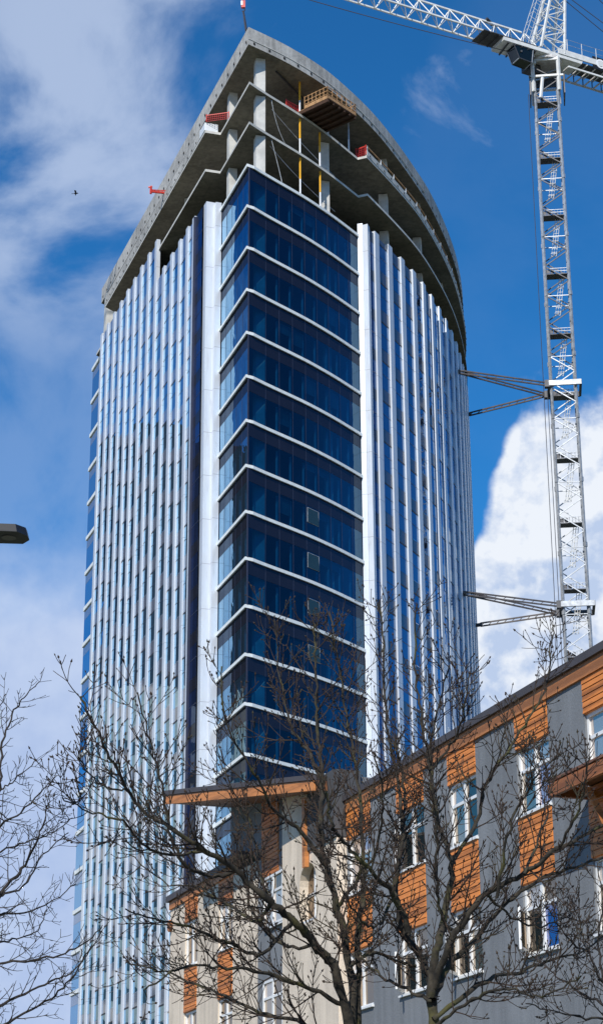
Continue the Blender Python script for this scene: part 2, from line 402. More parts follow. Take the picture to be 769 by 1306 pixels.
# thin handrail and cables on top of the roof edge on the right
# columns of the open floors (run down behind the bay glass)
def column(x, y, w_, d_, ang, z0, z1):
    u_ = V(math.sin(R(ang)), math.cos(R(ang))); v_ = V(u_.y, -u_.x); c = V(x, y)
    mb = MB(); mb.box(c - u_ * d_ / 2 - v_ * w_ / 2 + V(0, 0, z0), v_ * w_, u_ * d_, V(0, 0, z1 - z0), 'column'); return mb.build('column', T)
for (cx, cy, w_, d_) in ((-2.72, 117.1, .66, .66), (-4.75, 121.4, .6, .7), (1.75, 123.2, .62, .62)):
    for zz0, zz1 in ((-0.5, Z3 - .022), (Z3 + .222, Z2 - .022), (Z2 + .222, ZR - .002)):
        column(cx, cy, w_, d_, -15, max(zz0, 30) if zz0 < 0 else zz0, zz1)
for (cx, cy) in ((6.3, 130.6), (9.2, 137.4), (11.4, 145.2), (-8.3, 131), (-11, 139.5), (-14.6, 149.5), (1, 134), (-3, 134), (3, 145), (-5, 147)):
    for zz0, zz1 in ((66, Z3 - .022), (Z3 + .222, Z2 - .022), (Z2 + .222, ZR - .002)):
        column(cx, cy, .65, .65, 10, zz0, zz1)
column(*LP(39.9, -.35)[:2], .8, .8, -19.5, 72, ZR - .002)
# core walls
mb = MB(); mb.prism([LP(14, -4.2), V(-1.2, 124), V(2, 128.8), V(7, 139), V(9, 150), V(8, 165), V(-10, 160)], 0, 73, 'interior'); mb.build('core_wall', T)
mb = MB(); mb.prism([V(-5, 131), V(3, 131), V(5, 145), V(-8, 145)], 73.5, ZR - .01, 'concrete'); mb.build('core_wall', T)
# floor slabs behind the bay + white edge bands
nb = 22
LB = LP(7.0, -.28)
for k in range(nb):
    z = 70.1 - FZ * k
    if z < 1: break
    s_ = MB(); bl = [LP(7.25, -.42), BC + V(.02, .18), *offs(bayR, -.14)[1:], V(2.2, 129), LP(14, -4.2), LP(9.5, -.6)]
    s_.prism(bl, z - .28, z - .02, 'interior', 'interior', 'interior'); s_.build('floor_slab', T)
    e = MB(); r_out = [LP(6.75, -.28) + nL * .13, BC + V(-.14, -.09), *offs(bayR, .12)[1:]]; r_in = [LP(6.75, -.28) - nL * .03, BC + V(.0, .03), *offs(bayR, -.03)[1:]]
    for i in range(len(r_out) - 1):
        a, b, c, d = r_out[i], r_out[i + 1], r_in[i + 1], r_in[i]
        e.box8([V(p.x, p.y, z - .21) for p in (a, b, c, d)] + [V(p.x, p.y, z) for p in (a, b, c, d)], 'bandw')
        # drip flashing under the band
        e.box8([V(p.x, p.y, z - .25) for p in ((a + d) / 2, (b + c) / 2, c, d)] + [V(p.x, p.y, z - .212) for p in ((a + d) / 2, (b + c) / 2, c, d)], 'mull')
    e.build('floor_band', T)
# glass of the corner bay
bay_panes = []; bay_span = []; mullions = MB(); blinds = MB()
def bay_face(a, b, z1, first, side, out, gm='bayglass'):
    """one bay width between plan points a,b; z1 = top of storey (underside of band)"""
    t = (b - a).normalized(); n = V(t.y, -t.x) * out; z0 = z1 - FZ + .26; zs = z1 - .85
    tilt = n * rnd.uniform(-.014, .014)
    p = MB(); p.poly([a + V(0, 0, z0) + tilt, b + V(0, 0, z0), b + V(0, 0, zs) + n * rnd.uniform(-.012, .012), a + V(0, 0, zs)], gm); bay_panes.append((p, (a + b) / 2 + V(0, 0, z0)))
    q = MB(); q.box(a - n * .03 + V(0, 0, zs + .01), b - a, n * .03, V(0, 0, z1 - zs - .012), 'spanB'); bay_span.append((q, (a + b) / 2 + V(0, 0, z0)))
    p.bar(a - n * .02 + V(0, 0, z0), a - n * .02 + V(0, 0, z1), .032, 'mull')
Rsl = []
tot = sum((b - a).length for a, b in zip(bayR[:-1], bayR[1:]))
cuts = [0, 1.75] + [1.75 + (tot - 1.95) * i / 8 for i in range(1, 9)]
Rpts = [poly_at(bayR, s)[0] for s in cuts]
Lpts = [BC + (LP(6.85, -.28) - BC) * (i / 5) for i in range(6)]
for k in range(21):
    z1 = 70.1 - .26 - FZ * k
    if z1 < 14: break
    for a, b in zip(Rpts[:-1], Rpts[1:]): bay_face(a, b, z1, 0, 'R', 1)
    for i_, (a, b) in enumerate(zip(Lpts[:-1], Lpts[1:])): bay_face(a, b, z1, 0, 'L', -1, 'glassL' if i_ == 4 else 'bayglass')
    # plaster returns behind the mullions
    for i, p in enumerate(Rpts[1:-1]):
        t = (Rpts[i + 2] - Rpts[i]).normalized(); n = V(t.y, -t.x)
        blinds.box(p - n * .25 + t * .02 + V(0, 0, z1 - FZ + .32), t * .11, -n * .10, V(0, 0, FZ - 1.2), 'iwhite')
    for i, p in enumerate(Lpts[1:-1]):
        t = (Lpts[i + 2] - Lpts[i]).normalized(); n = V(-t.y, t.x)
        blinds.box(p - n * .28 + V(0, 0, z1 - FZ + .32), t * .2, -n * .10, V(0, 0, FZ - 1.2), 'iwhite')
    for q_ in range(2):
        i = rnd.randrange(8); a, b = Rpts[i + 1] , Rpts[min(i + 2, 9)]; t = (b - a).normalized(); n = V(t.y, -t.x); hb = rnd.choice((.4, .7, 1.1)); blinds.box(a - n * .2 + t * .08 + V(0, 0, z1 - .9 - hb), (b - a) * .88, -n * .02, V(0, 0, hb), 'blind')
    # short partitions inside
    if k % 1 == 0:
        for (px_, py_, wx, wy) in ((-2.2, 119.6, 3.2, .15), (.4, 123.2, 1.6, .15)):
            if rnd.random() < .8: blinds.box(V(px_ + rnd.uniform(-.4, .4), py_, z1 - FZ + .32), V(wx, wx * .55, 0), V(0, wy, 0), V(0, 0, FZ - .5), 'interior')
blinds.build('interior_lining', T)
def spread(lst, name, cap=100):
    lst.sort(key=lambda q: (q[1] - CAM).length)
    rest = MB()
    for i, (p, c) in enumerate(lst):
        if i < cap: p.build(name, T)
        else: rest.add(p)
    if len(lst) > cap: tag(rest.build(name, T), kind='stuff')
# opening lights with pale frames in the bay (one column of panes)
def open_light(k, i=4):
    a, b = Rpts[i], Rpts[i + 1]; t = (b - a); n = V(t.y, -t.x).normalized(); z1 = 70.1 - .30 - FZ * k
    zt, zb = z1 - .95, z1 - 1.95; mb = MB(); c = a + t * .06 + n * .03; d = a + t * .94 + n * .03
    for p, q in ((V(0, 0, zt) + c, V(0, 0, zt) + d), (V(0, 0, zb) + c, V(0, 0, zb) + d), (V(0, 0, zb) + c, V(0, 0, zt) + c), (V(0, 0, zb) + d, V(0, 0, zt) + d)): mb.bar(p, q, .02, 'steel')
    mb.poly([c + V(0, 0, zb) + n * .03, d + V(0, 0, zb) + n * .03, d + V(0, 0, zt) + n * .0, c + V(0, 0, zt) + n * .0], 'pg_dark'); mb.build('vent_sash', T)
for k in (7, 8, 9, 10, 13): open_light(k)

# wing facades -------------------------------------------------
fac_win = []; fac_span = []
def wing_bay(a, b, out, ztop, zbot, phase, mglass, mspan, full=False):
    """glass strip between two piers from ztop down: panes and opaque panels in storey rhythm"""
    t = (b - a).normalized(); n = V(t.y, -t.x) * out
    z = ztop; first = True
    while z > zbot:
        hs_ = phase if first else (1.05 if not full else .9); first = False
        z0 = max(z - hs_, zbot)
        q = MB(); q.box(a - n * .04 + V(0, 0, z0 + .015), b - a, n * .04, V(0, 0, z - z0 - .03), mspan)
        if not full: q.box(a + V(0, 0, z0 + .02) + n * .0, b - a, n * .012, V(0, 0, .10), 'ventshade')  # dark strip painted in for the shadow line of the opening vent
        fac_span.append((q, (a + b) / 2 + V(0, 0, z0))); z = z0
        h = FZ - (1.05 if not full else .9); z0 = max(z - h, zbot)
        if z - z0 < .1: break
        e1, e2, e3 = [n * rnd.uniform(-.007, .007) for _ in range(3)]
        p = MB(); p.poly([a + V(0, 0, z0) + e1, b + V(0, 0, z0) + e2, b + V(0, 0, z) - e1, a + V(0, 0, z) + e3] if out > 0 else [b + V(0, 0, z0) + e1, a + V(0, 0, z0) + e2, a + V(0, 0, z) - e1, b + V(0, 0, z) + e3], mglass)
        p.bar(a + V(0, 0, z - .95) - n * .01, b + V(0, 0, z - .95) - n * .01, .03, 'mull')
        fac_win.append((p, (a + b) / 2 + V(0, 0, z0))); z = z0
def pier(a, b, out, proud, z0, z1, back=.18, m_='pier'):
    t = (b - a).normalized(); n = V(t.y, -t.x) * out; mb = MB()
    mb.box(a + n * proud + V(0, 0, z0), b - a, -n * (proud + back), V(0, 0, z1 - z0), m_); return mb.build('pier', T)
Lp = [11.0, 13.0, 15.15, 17.35, 19.65, 21.85, 24.05, 26.2, 28.35, 30.5, 32.65, 34.8, 36.9]
for i, L in enumerate(Lp):
    zt = 70.75 if L < 19 else 74.15
    pier(LP(L, .85), LP(L + .54, .85), -1, .11, 0, zt)
    prev = Lp[i - 1] + .54 if i else 9.3
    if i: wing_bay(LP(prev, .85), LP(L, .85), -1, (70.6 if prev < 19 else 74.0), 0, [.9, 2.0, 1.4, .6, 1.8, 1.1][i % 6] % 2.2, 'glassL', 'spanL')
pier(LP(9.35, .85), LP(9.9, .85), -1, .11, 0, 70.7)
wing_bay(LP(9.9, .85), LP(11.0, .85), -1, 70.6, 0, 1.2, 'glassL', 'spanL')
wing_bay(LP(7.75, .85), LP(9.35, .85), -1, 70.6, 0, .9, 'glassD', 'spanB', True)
# white corner return beside the bay
mb = MB(); mb.box(LP(7.1, -.25), dL * .62, nL * 1.0, V(0, 0, 70.7), 'pier'); mb.build('pier', T)
mb = MB(); mb.box(LP(6.72, -.24), dL * .376, nL * .42, V(0, 0, 70.55), 'pier'); mb.build('pier', T)
mb = MB(); mb.box(LP(9.28, .80) , dL * .06, nL * .22, V(0, 0, 70.6), 'mull'); mb.build('corner_post', T)
# right wing along the curve
gl_line = offs(CV, -.15)
starts = [1.05 + 2.27 * i for i in range(19)]
def cp(s): return poly_at(gl_line, s)[0]
for i, s in enumerate(starts):
    a, b = cp(s), cp(s + .68); zt = 70.85 + .03 * i
    pier(a, b, 1, .13, 0, zt)
    c = cp(starts[i + 1]) if i + 1 < len(starts) else cp(s + 2.27)
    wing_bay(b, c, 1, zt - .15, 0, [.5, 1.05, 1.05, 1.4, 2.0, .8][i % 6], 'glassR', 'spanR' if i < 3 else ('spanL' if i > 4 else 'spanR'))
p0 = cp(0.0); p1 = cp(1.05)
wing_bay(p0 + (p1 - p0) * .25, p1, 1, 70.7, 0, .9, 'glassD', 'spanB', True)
# white return of the right wing beside the bay
e0 = V(4.25, 125.4); t0 = (p1 - p0).normalized()
mb = MB(); mb.prism([(e0.x - .12, e0.y - .24), (e0.x + .24, e0.y - .34), (e0.x + .40, e0.y + .4), (e0.x + .05, e0.y + .5)], 0, 70.95, 'pier'); mb.build('pier', T)
mb = MB(); mb.prism([(e0.x + .25, e0.y - .26), (p0.x + .04, p0.y - .2), (p0.x + .2, p0.y + .3), (e0.x + .42, e0.y + .5)], 0, 70.85, 'pier'); mb.build('pier', T)
# far-left recessed corner bay seen past the end of the wing
for k in range(24):
    z = 73.3 - FZ * k
    if z < 3: break
    a, b = LP(37.8, .42), LP(42.25, .42)
    e = MB(); e.box(a + V(0, 0, z - .3) + nL * .1, dL * 4.5, -nL * 2.4, V(0, 0, .3), 'bandw'); e.build('floor_band', T)
    if z - FZ > 0:
        q = MB(); q.box(a + V(0, 0, z - 1.1), b - a, -nL * .05, V(0, 0, .79), 'spanL'); fac_span.append((q, a + V(0, 0, z)))
        p = MB(); p.poly([b + V(0, 0, z - FZ), a + V(0, 0, z - FZ), a + V(0, 0, z - 1.11), b + V(0, 0, z - 1.11)], 'glassL'); fac_win.append((p, a + V(0, 0, z)))
        p = MB(); p.box(b + V(0, 0, z - FZ) - nL * .06, -nL * 2.2, -dL * .05, V(0, 0, FZ - .31), 'glassL'); fac_win.append((p, a + V(0, 0, z)))
spread(bay_panes, 'bay_window'); spread(bay_span, 'bay_spandrel'); spread(fac_win, 'facade_window'); spread(fac_span, 'facade_panel')
# slab stub at the far-left end

# things on the open floors --------------------------------------
GP = 'steel props between the open floors'
def prop(p, z0, z1, lab, m1='yellow'):
    h = z1 - z0
    e = empty('steel_prop', (p[0], p[1], z0), lab, 'prop', GP)
    a = MB(); a.bar(V(*p, z0), V(*p, z0 + h * .45), .06, 'letter', 8); a.bar(V(*p, z0), V(*p, z0 + .04), .14, 'steel', 4); a.build('outer_tube', e)
    a = MB(); a.bar(V(*p, z0 + h * .45), V(*p, z1), .068, m1, 8); a.build('inner_tube', e)
prop((.05, 119.75), Z2 + .22, ZR, 'left yellow and white prop on the upper open floor beside the timber platform')
prop((1.45, 121.6), Z2 + .22, ZR, 'short yellow prop standing behind the timber platform on the upper open floor')
prop((.05, 119.75), Z3 + .22, Z2 - .02, 'left yellow and white prop on the middle open floor')
prop((1.45, 121.6), Z3 + .22, Z2 - .02, 'right yellow and white prop on the middle open floor')
prop((.05, 119.75), 70.12, Z3 - .02, 'left yellow and white prop rising from the glazed bay to the lowest open slab')
prop((1.45, 121.6), 70.12, Z3 - .02, 'right yellow and white prop rising from the glazed bay to the lowest open slab')
prop((3.6, 125.0), Z2 + .22, ZR, 'plain grey prop beside the red netting on the right wing', 'steel')
# timber loading platform cantilevered from the second slab
lp = empty('loading_platform', (1.6, 119.6, Z2 + .25), 'brown timber loading platform with railings sticking out of the upper open floor', 'platform')
P0 = V(.35, 119.35); P1 = V(2.35, 121.7); t = (P1 - P0).normalized(); n = V(t.y, -t.x); zz = Z2 + .26; Wd = (P1 - P0).length
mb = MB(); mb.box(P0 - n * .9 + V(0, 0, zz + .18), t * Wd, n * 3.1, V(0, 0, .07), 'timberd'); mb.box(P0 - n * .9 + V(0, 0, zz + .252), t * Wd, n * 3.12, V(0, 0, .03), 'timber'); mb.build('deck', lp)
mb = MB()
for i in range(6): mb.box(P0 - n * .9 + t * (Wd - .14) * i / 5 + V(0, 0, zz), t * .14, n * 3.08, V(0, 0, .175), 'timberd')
mb.build('joist', lp)
mb = MB(); C_ = [P0 + n * 0.05, P0 + n * 2.15, P0 + n * 2.15 + t * Wd, P0 + t * Wd + n * .05]
for a, b in zip(C_[:-1], C_[1:]):
    for h in (.35, .62, .95): mb.bar(a + V(0, 0, zz + .25 + h), b + V(0, 0, zz + .25 + h), .028, 'timber')
    k = 6
    for i in range(k + 1): mb.bar(a + (b - a) * i / k + V(0, 0, zz + .25), a + (b - a) * i / k + V(0, 0, zz + 1.25), .03, 'timber')
    mb.box(a + V(0, 0, zz + .26), b - a, V(0, 0, .25), (b - a).normalized().cross(V(0, 0, 1)) * .02, 'timber')
mb.build('railing', lp)
# red safety nets
def net(name, a, b, z, h, lab):
    a = V(*a, z); b = V(*b, z); mb = MB(); L_ = (b - a); n_ = int(L_.length / .16) + 1
    for i in range(n_ + 1): mb.bar(a + L_ * i / n_, a + L_ * i / n_ + V(0, 0, h), .015, 'red')
    for i in range(int(h / .16) + 1): mb.bar(a + V(0, 0, i * .16), b + V(0, 0, i * .16), .015, 'red')
    for q in (a, b): mb.bar(q, q + V(0, 0, h + .1), .04, 'redarm')
    mb.bar(a + V(0, 0, h), b + V(0, 0, h), .04, 'redarm'); o = mb.build(name); tag(o, lab, 'safety net', 'red safety nets on the upper open floor')
net('safety_net', LP(7.2, .8)[:2], LP(6.3, -.6)[:2], Z2 + .85, .5, 'red netting at the left open floor above the white edge board')
net('safety_net', (4.15, 125.6), (4.85, 125.1), Z2 + .3, .7, 'red netting at the start of the right curved slab edge')
net('safety_net', (-.9, 119.1), (-.05, 119.95), Z2 + .3, .8, 'small red netting beside the left prop by the timber platform')
ra = empty('outrigger_arm', LP(19, .9, Z2 + .3), 'small red metal arm poking out over the left slab edge into the sky', 'arm')
b0 = LP(18.2, .7, Z2 + 1.05); b1 = LP(18.0, 1.95, Z2 + .85)
mb = MB(); mb.bar(b0, b1, .10, 'redarm'); mb.bar(b0 + V(0, 0, .2), b1 + V(0, 0, .15), .04, 'redarm')
for i in range(5): mb.bar(b0 + (b1 - b0) * i / 4, b0 + (b1 - b0) * i / 4 + V(0, 0, .2), .03, 'redarm')
mb.build('beam', ra)
mb = MB(); mb.bar(b1 - V(0, 0, .2), b1 + V(0, 0, .45), .09, 'redarm'); mb.bar(b1 + V(-.2, 0, .35), b1 + V(.1, 0, .45), .07, 'redarm'); mb.build('head', ra)
# hanging service cables on open floors
mb = MB()
for (a, b, c) in (((-1.9, 117.3, Z2 - .05), (-1.6, 117.7, 74.4), (-1.0, 118.3, Z3 + .3)), ((-1.9, 117.3, Z3 - .05), (-1.5, 117.7, 71.6), (-1.2, 117.9, 70.2)), ((-2, 117.2, 72.6), (0, 120, 71.4), (2.5, 123.8, 71.2)), ((-1.9, 117.3, 75.6), (0.5, 120.6, 74.3), (2.5, 123.8, 74.1))):
    a, b, c = V(*a), V(*b), V(*c); pts = [a * (1 - q) ** 2 + b * 2 * q * (1 - q) + c * q * q for q in [i / 10 for i in range(11)]]
    mb.tube(pts, [.022] * 11, 'steel', 4)
mb.build('loose_cable', T)

mb = MB(); mb.bar((-1.6, 118.2, ZR - .12), (1.9, 124.6, ZR - .12), .07, 'dsteel'); mb.bar((1.9, 124.6, ZR - .12), (-1.2, 125.4, ZR - .12), .07, 'dsteel'); mb.build('conduit', T)
# pallets of boards stacked near the slab edge
for (px_, py_, lab) in ((5.9, 129.6, 'low stack of timber boards near the right slab edge on the upper open floor'),):
    e = empty('board_stack', (px_, py_, Z2 + .22), lab, 'stack'); mb = MB()
    for i in range(6): mb.box((px_ - .6 + rnd.uniform(-.05, .05), py_ - .4, Z2 + .24 + i * .11), (1.2, .4, 0), (-.3, .8, 0), (0, 0, .09), 'timber')
    mb.build('board', e)

# ------------------------------------------------------------------ TOWER CRANE
MC = V(21.72, 149.0); K = empty('tower_crane', (MC.x, MC.y, 0), 'white lattice tower crane with long jib standing right of the glass tower', 'crane')
mx_, my_ = V(1, -.11).normalized(), V(.11, 1).normalized(); HW = 1.0
def mp(a, b, z): return MC + mx_ * a * HW + my_ * b * HW + V(0, 0, z)
for a, b in ((-1, -1), (1, -1), (1, 1), (-1, 1)):
    mb = MB(); mb.bar(mp(a, b, 0), mp(a, b, 98.2), .115, 'steel'); 
    for k in range(17): mb.bar(mp(a, b, 5.6 * k + 3.9), mp(a, b, 5.6 * k + 4.3), .17, 'steel')
    mb.build('mast_leg', K)
ns = 17; hh = 5.6
for k in range(ns):
    mb = MB(); z = 3.9 + hh * k
    if z > 96: break
    for (p, q) in (((-1, -1), (1, -1)), ((1, -1), (1, 1)), ((1, 1), (-1, 1)), ((-1, 1), (-1, -1))):
        for j in range(4):
            za, zb = z + hh * j / 4, z + hh * (j + 1) / 4
            a, b = (p, q) if j % 2 == 0 else (q, p)
            mb.bar(mp(*a, za), mp(*b, zb), .055, 'steel' if k < 12 else 'dsteel')  # upper braces take the dark steel so their shade is in the colour
        mb.bar(mp(*p, z), mp(*q, z), .045, 'steel')
    mb.build('mast_section', K)
    # landing platform and its ladder
    mb = MB(); zl = z + 2.1; mb.box(mp(-.9, -.85, zl), mx_ * 1.75, my_ * 1.0, V(0, 0, .06), 'dsteel')
    for i in range(8):
        q = -0.9 + 1.75 * i / 7; mb.bar(mp(q, -.85, zl), mp(q, -.85, zl + .55), .02, 'steel')
    for h in (.3, .55): mb.bar(mp(-.9, -.85, zl + h), mp(.85, -.85, zl + h), .025, 'steel')
    for q in (-.9, -.55): mb.box(mp(q, -.88, zl + .08), mx_ * .3, my_ * .02, V(0, 0, .35), 'dsteel')
    mb.build('landing', K)
    mb = MB(); xo = .2 + .05 * (k % 2); ztop_ = zl + .1; zbt = zl - 3.4
    for s2 in (-.2, 0., .2): mb.bar(mp(xo + s2 + .15, -.1, ztop_), mp(xo + s2 - .35, .1, zbt), .026, 'cranew')
    for i in range(11):
        q = i / 10; c = mp(xo + .15 - .5 * q, -.1 + .2 * q, ztop_ + (zbt - ztop_) * q); mb.bar(c - mx_ * .22, c + mx_ * .22, .02, 'cranew')
    for i in range(4):   # safety hoops
        q = i / 3; c = mp(xo + .15 - .5 * q, -.1 + .2 * q, ztop_ + (zbt - ztop_) * q)
        pts = [c - mx_ * .26, c - mx_ * .26 - my_ * .45, c + mx_ * .26 - my_ * .45, c + mx_ * .26]
        for a, b in zip(pts[:-1], pts[1:]): mb.bar(a, b, .02, 'cranew')
    mb.build('ladder', K)
# climbing frame at the top
mb = MB()
for a, b in ((-1, -1), (1, -1), (1, 1), (-1, 1)): mb.bar(mp(a * 1.12, b * 1.12, 96.6), mp(a * 1.12, b * 1.12, 100.0), .17, 'cranew')
for z in (98.1, 99.75):
    for (p, q) in (((-1.15, -1.15), (1.15, -1.15)), ((1.15, -1.15), (1.15, 1.15)), ((1.15, 1.15), (-1.15, 1.15)), ((-1.15, 1.15), (-1.15, -1.15))): mb.bar(mp(*p, z), mp(*q, z), .13, 'cranew')
mb.bar(mp(-1.12, -1.12, 98.1), mp(-1.5, -1.12, 98.1), .12, 'cranew'); mb.bar(mp(1.12, -1.12, 98.1), mp(1.5, -1.12, 98.1), .12, 'cranew')
mb.bar(mp(-.55, -1.2, 95.9), mp(-.3, -1.2, 97.9), .14, 'letter'); mb.build('climbing_frame', K)
mb = MB()
for sx_ in (-1.45, 1.5):
    mb.box(mp(sx_, -1.3, 96.2), mx_ * .1, my_ * 2.2, V(0, 0, 1.9), 'dsteel')
mb.box(mp(-1.1, .9, 98.2), mx_ * 2.2, my_ * .1, V(0, 0, 1.4), 'dsteel'); mb.bar(mp(-1, 0, 98.4), mp(1, .3, 99.0), .1, 'steel'); mb.bar(mp(1, 0, 99.4), mp(-1, .3, 98.9), .08, 'steel'); mb.build('work_cage', K)
mb = MB(); mb.bar(MC + V(0, 0, 99.85), MC + V(0, 0, 100.15), 1.5, 'rust', 20); mb.bar(MC + V(0, 0, 100.15), MC + V(0, 0, 100.5), 1.25, 'cranew', 20); mb.build('slewing_ring', K)
jd = V(-17.5, -9.2).normalized(); jn = V(-jd.y, jd.x); JC = V(21.9, 148.6); ZJ = 100.6
def jp(s, o, z): return JC + jd * s + jn * o + V(0, 0, ZJ + z)
# machinery deck under the jib root and operator's cab
mb = MB(); mb.box(jp(-3, -1.0, -.5), jd * 8.2, jn * 2.0, V(0, 0, .35), 'cranew'); 
for i in range(5): mb.bar(jp(1.6 + .7 * i, -1, -.62), jp(1.9 + .7 * i, 1, -.62), .08, 'dsteel')
mb.build('turntable_frame', K)
mb = MB(); cab = [jp(2.3, 1.15, -1.9), jp(3.6, 1.15, -1.8), jp(3.6, 2.3, -1.8), jp(2.3, 2.3, -1.9), jp(2.1, 1.15, -.55), jp(4.1, 1.15, -.55), jp(4.1, 2.3, -.55), jp(2.1, 2.3, -.55)]
cab = [q + jn * -1.4 - V(0, 0, .0) for q in cab]; mb.box8(cab, 'glass_cab')
for a, b in ((0, 1), (1, 2), (2, 3), (3, 0), (0, 4), (1, 5), (2, 6), (3, 7), (4, 5), (5, 6), (6, 7), (7, 4)): mb.bar(cab[a], cab[b], .05, 'steel' if a % 2 else 'dsteel')
mb.bar((cab[0] + cab[1]) / 2, (cab[4] + cab[5]) / 2, .05, 'dsteel'); mb.bar(cab[0] + V(0, 0, .9), cab[1] + V(0, 0, .9), .04, 'dsteel'); mb.build('operator_cab', K)
mb = MB()
for i, (a, b, r_) in enumerate(((.9, -.5, .14), (1.5, .2, .1), (2.2, -.3, .16), (2.9, .4, .1))): mb.bar(jp(a, b - .6, -1.0), jp(a + .5, b + .6, -1.1), r_, ('cranew', 'dsteel')[i % 2], 6)
mb.box(jp(.4, -1.3, -1.6), jd * 1.5, jn * .8, V(0, 0, .8), 'dsteel'); mb.build('machinery', K)
# jib truss
mb = MB(); JL = 62; st = 1.55; Hj = 1.65; Wj = .75
for o in (-Wj, Wj): mb.bar(jp(1.5, o, 0), jp(JL, o, 0), .095, 'cranew')
mb.bar(jp(2.6, 0, Hj), jp(JL, 0, Hj), .10, 'cranew'); mb.build('jib_chord', K)
for sec in range(4):
    mb = MB(); s = 1.5 + sec * st * 10
    for i in range(10):
        q = s + i * st
        for o in (-Wj, Wj):
            mb.bar(jp(q, o, 0), jp(q + st / 2, 0, Hj), .05, 'cranew'); mb.bar(jp(q + st / 2, 0, Hj), jp(q + st, o, 0), .05, 'cranew')
        mb.bar(jp(q, -Wj, 0), jp(q, Wj, 0), .035, 'cranew'); mb.bar(jp(q, -Wj, 0), jp(q + st, Wj, 0), .035, 'cranew')
    mb.build('jib_lattice', K)
mb = MB(); mb.box(jp(1.6, -1.0, -.12), jd * 5.6, jn * 2.0, V(0, 0, .08), 'dsteel')
for i in range(6): mb.bar(jp(2 + i * .9, -1, -.16), jp(2 + i * .9, 1, -.16), .07, 'dsteel')
mb.build('jib_walkway', K)
mb = MB(); mb.bar(jp(5.5, -.2, Hj), jp(6.3, .1, Hj + .2), .16, 'dsteel', 6); mb.bar(jp(5.3, .2, Hj - .3), jp(6.4, -.1, Hj), .1, 'steel', 6); mb.build('pulley', K)
mb = MB(); pts = [jp(s, 0, -.7 - 1.1 * math.sin(math.pi * (s - 3) / 50)) for s in range(3, 53, 2)]
mb.tube(pts, [.035] * len(pts), 'cable', 4); mb.build('trolley_rope', K)
# counter-jib
mb = MB()
for o in (-1.0, .95): mb.box(jp(-.5, o, -.15), -jd * 15, jn * .12, V(0, 0, .55), 'cranew')
mb.build('counter_jib_beam', K)
mb = MB(); mb.box(jp(-1.5, -.9, -.35), -jd * 14, jn * 1.8, V(0, 0, .06), 'dsteel')
for i in range(14): mb.bar(jp(-1.6 - i, -1, -.42), jp(-1.6 - i, 1, -.42), .06, 'cranew')
for i in range(14): mb.bar(jp(-1.5 - i, -1, -1.15), jp(-1.5 - i, -1, -.15), .05, 'dsteel'); mb.bar(jp(-1.5 - i, -1, -1.15), jp(-2.5 - i, -1, -.15), .04, 'steel')
mb.box(jp(-1.5, -1.05, -1.3), -jd * 14, jn * .12, V(0, 0, .16), 'rust'); mb.box(jp(-1.5, .95, -1.3), -jd * 14, jn * .12, V(0, 0, .16), 'cranew')
for i in range(14): mb.bar(jp(-1.5 - i, -1, -1.25), jp(-1.5 - i, 1, -1.25), .07, 'rust')
mb.build('counter_jib_deck', K)
mb = MB()
for i in range(9):
    for o in (-1.05, 1.05): mb.bar(jp(-1.5 - 1.55 * i, o, .4), jp(-1.5 - 1.55 * i, o, 1.55), .03, 'cranew')
for o in (-1.05, 1.05):
    for h in (1.0, 1.55): mb.bar(jp(-1.5, o, h), jp(-14, o, h), .018, 'steel')
mb.build('hand_rail', K)
sg = MB(); sg.box(jp(-4.2, .98 if jn.y < 0 else -1.12, -.55), -jd * 9, jn * .06, V(0, 0, 1.25), 'black'); sgn = sg.build('name_board', K)
# A-frame
mb = MB(); ap = [jp(-2.2, .35, 10.5), jp(-2.2, -.35, 10.5)]
feet = [jp(1.3, 1.0, .0), jp(1.3, -1.0, .0), jp(-1.2, 1.0, 0), jp(-1.2, -1.0, 0)]
tops = [jp(-1.7, .3, 11), jp(-1.7, -.3, 11), jp(-2.4, .3, 11), jp(-2.4, -.3, 11)]
for a, b in zip(feet, tops): mb.bar(a, b, .13, 'cranew')
mb.build('apex_leg', K)
mb = MB()
for (i, j) in ((0, 1), (1, 3), (3, 2), (2, 0)):
    for k in range(9):
        q0, q1 = k / 9, (k + 1) / 9
        a = feet[i].lerp(tops[i], q0) if k % 2 == 0 else feet[j].lerp(tops[j], q0); b = feet[j].lerp(tops[j], q1) if k % 2 == 0 else feet[i].lerp(tops[i], q1)
        mb.bar(a, b, .06, 'cranew'); mb.bar(feet[i].lerp(tops[i], q1), feet[j].lerp(tops[j], q1), .05, 'cranew')
mb.build('apex_lattice', K)
mb = MB(); la, lb = jp(2.3, .6, .2), jp(-.6, .4, 8.5)
for s2 in (-.22, .22): mb.bar(la + jn * s2, lb + jn * s2, .03, 'cranew')
for s2 in (-.35, .35): mb.bar(la + jn * s2 + jd * .6 + V(0, 0, .3), lb + jn * s2 + jd * .6 + V(0, 0, .3), .025, 'cranew')
for i in range(22): q = i / 21; mb.bar(la.lerp(lb, q) - jn * .22, la.lerp(lb, q) + jn * .22, .02, 'cranew')
for i in range(9):
    q = i / 8; c = la.lerp(lb, q); pts = [c - jn * .3, c - jn * .35 + jd * .6 + V(0, 0, .3), c + jn * .35 + jd * .6 + V(0, 0, .3), c + jn * .3]
    for a, b in zip(pts[:-1], pts[1:]): mb.bar(a, b, .02, 'cranew')
mb.build('apex_ladder', K)
mb = MB()
for o in (-.25, .25): mb.bar(jp(-2.2, o, 7.0), jp(-16, o * 3, .5), .035, 'cable')
mb.bar(jp(-2.2, 0, 10.5), jp(-16, 0, 1.5), .035, 'cable'); mb.build('pendant_cable', K)
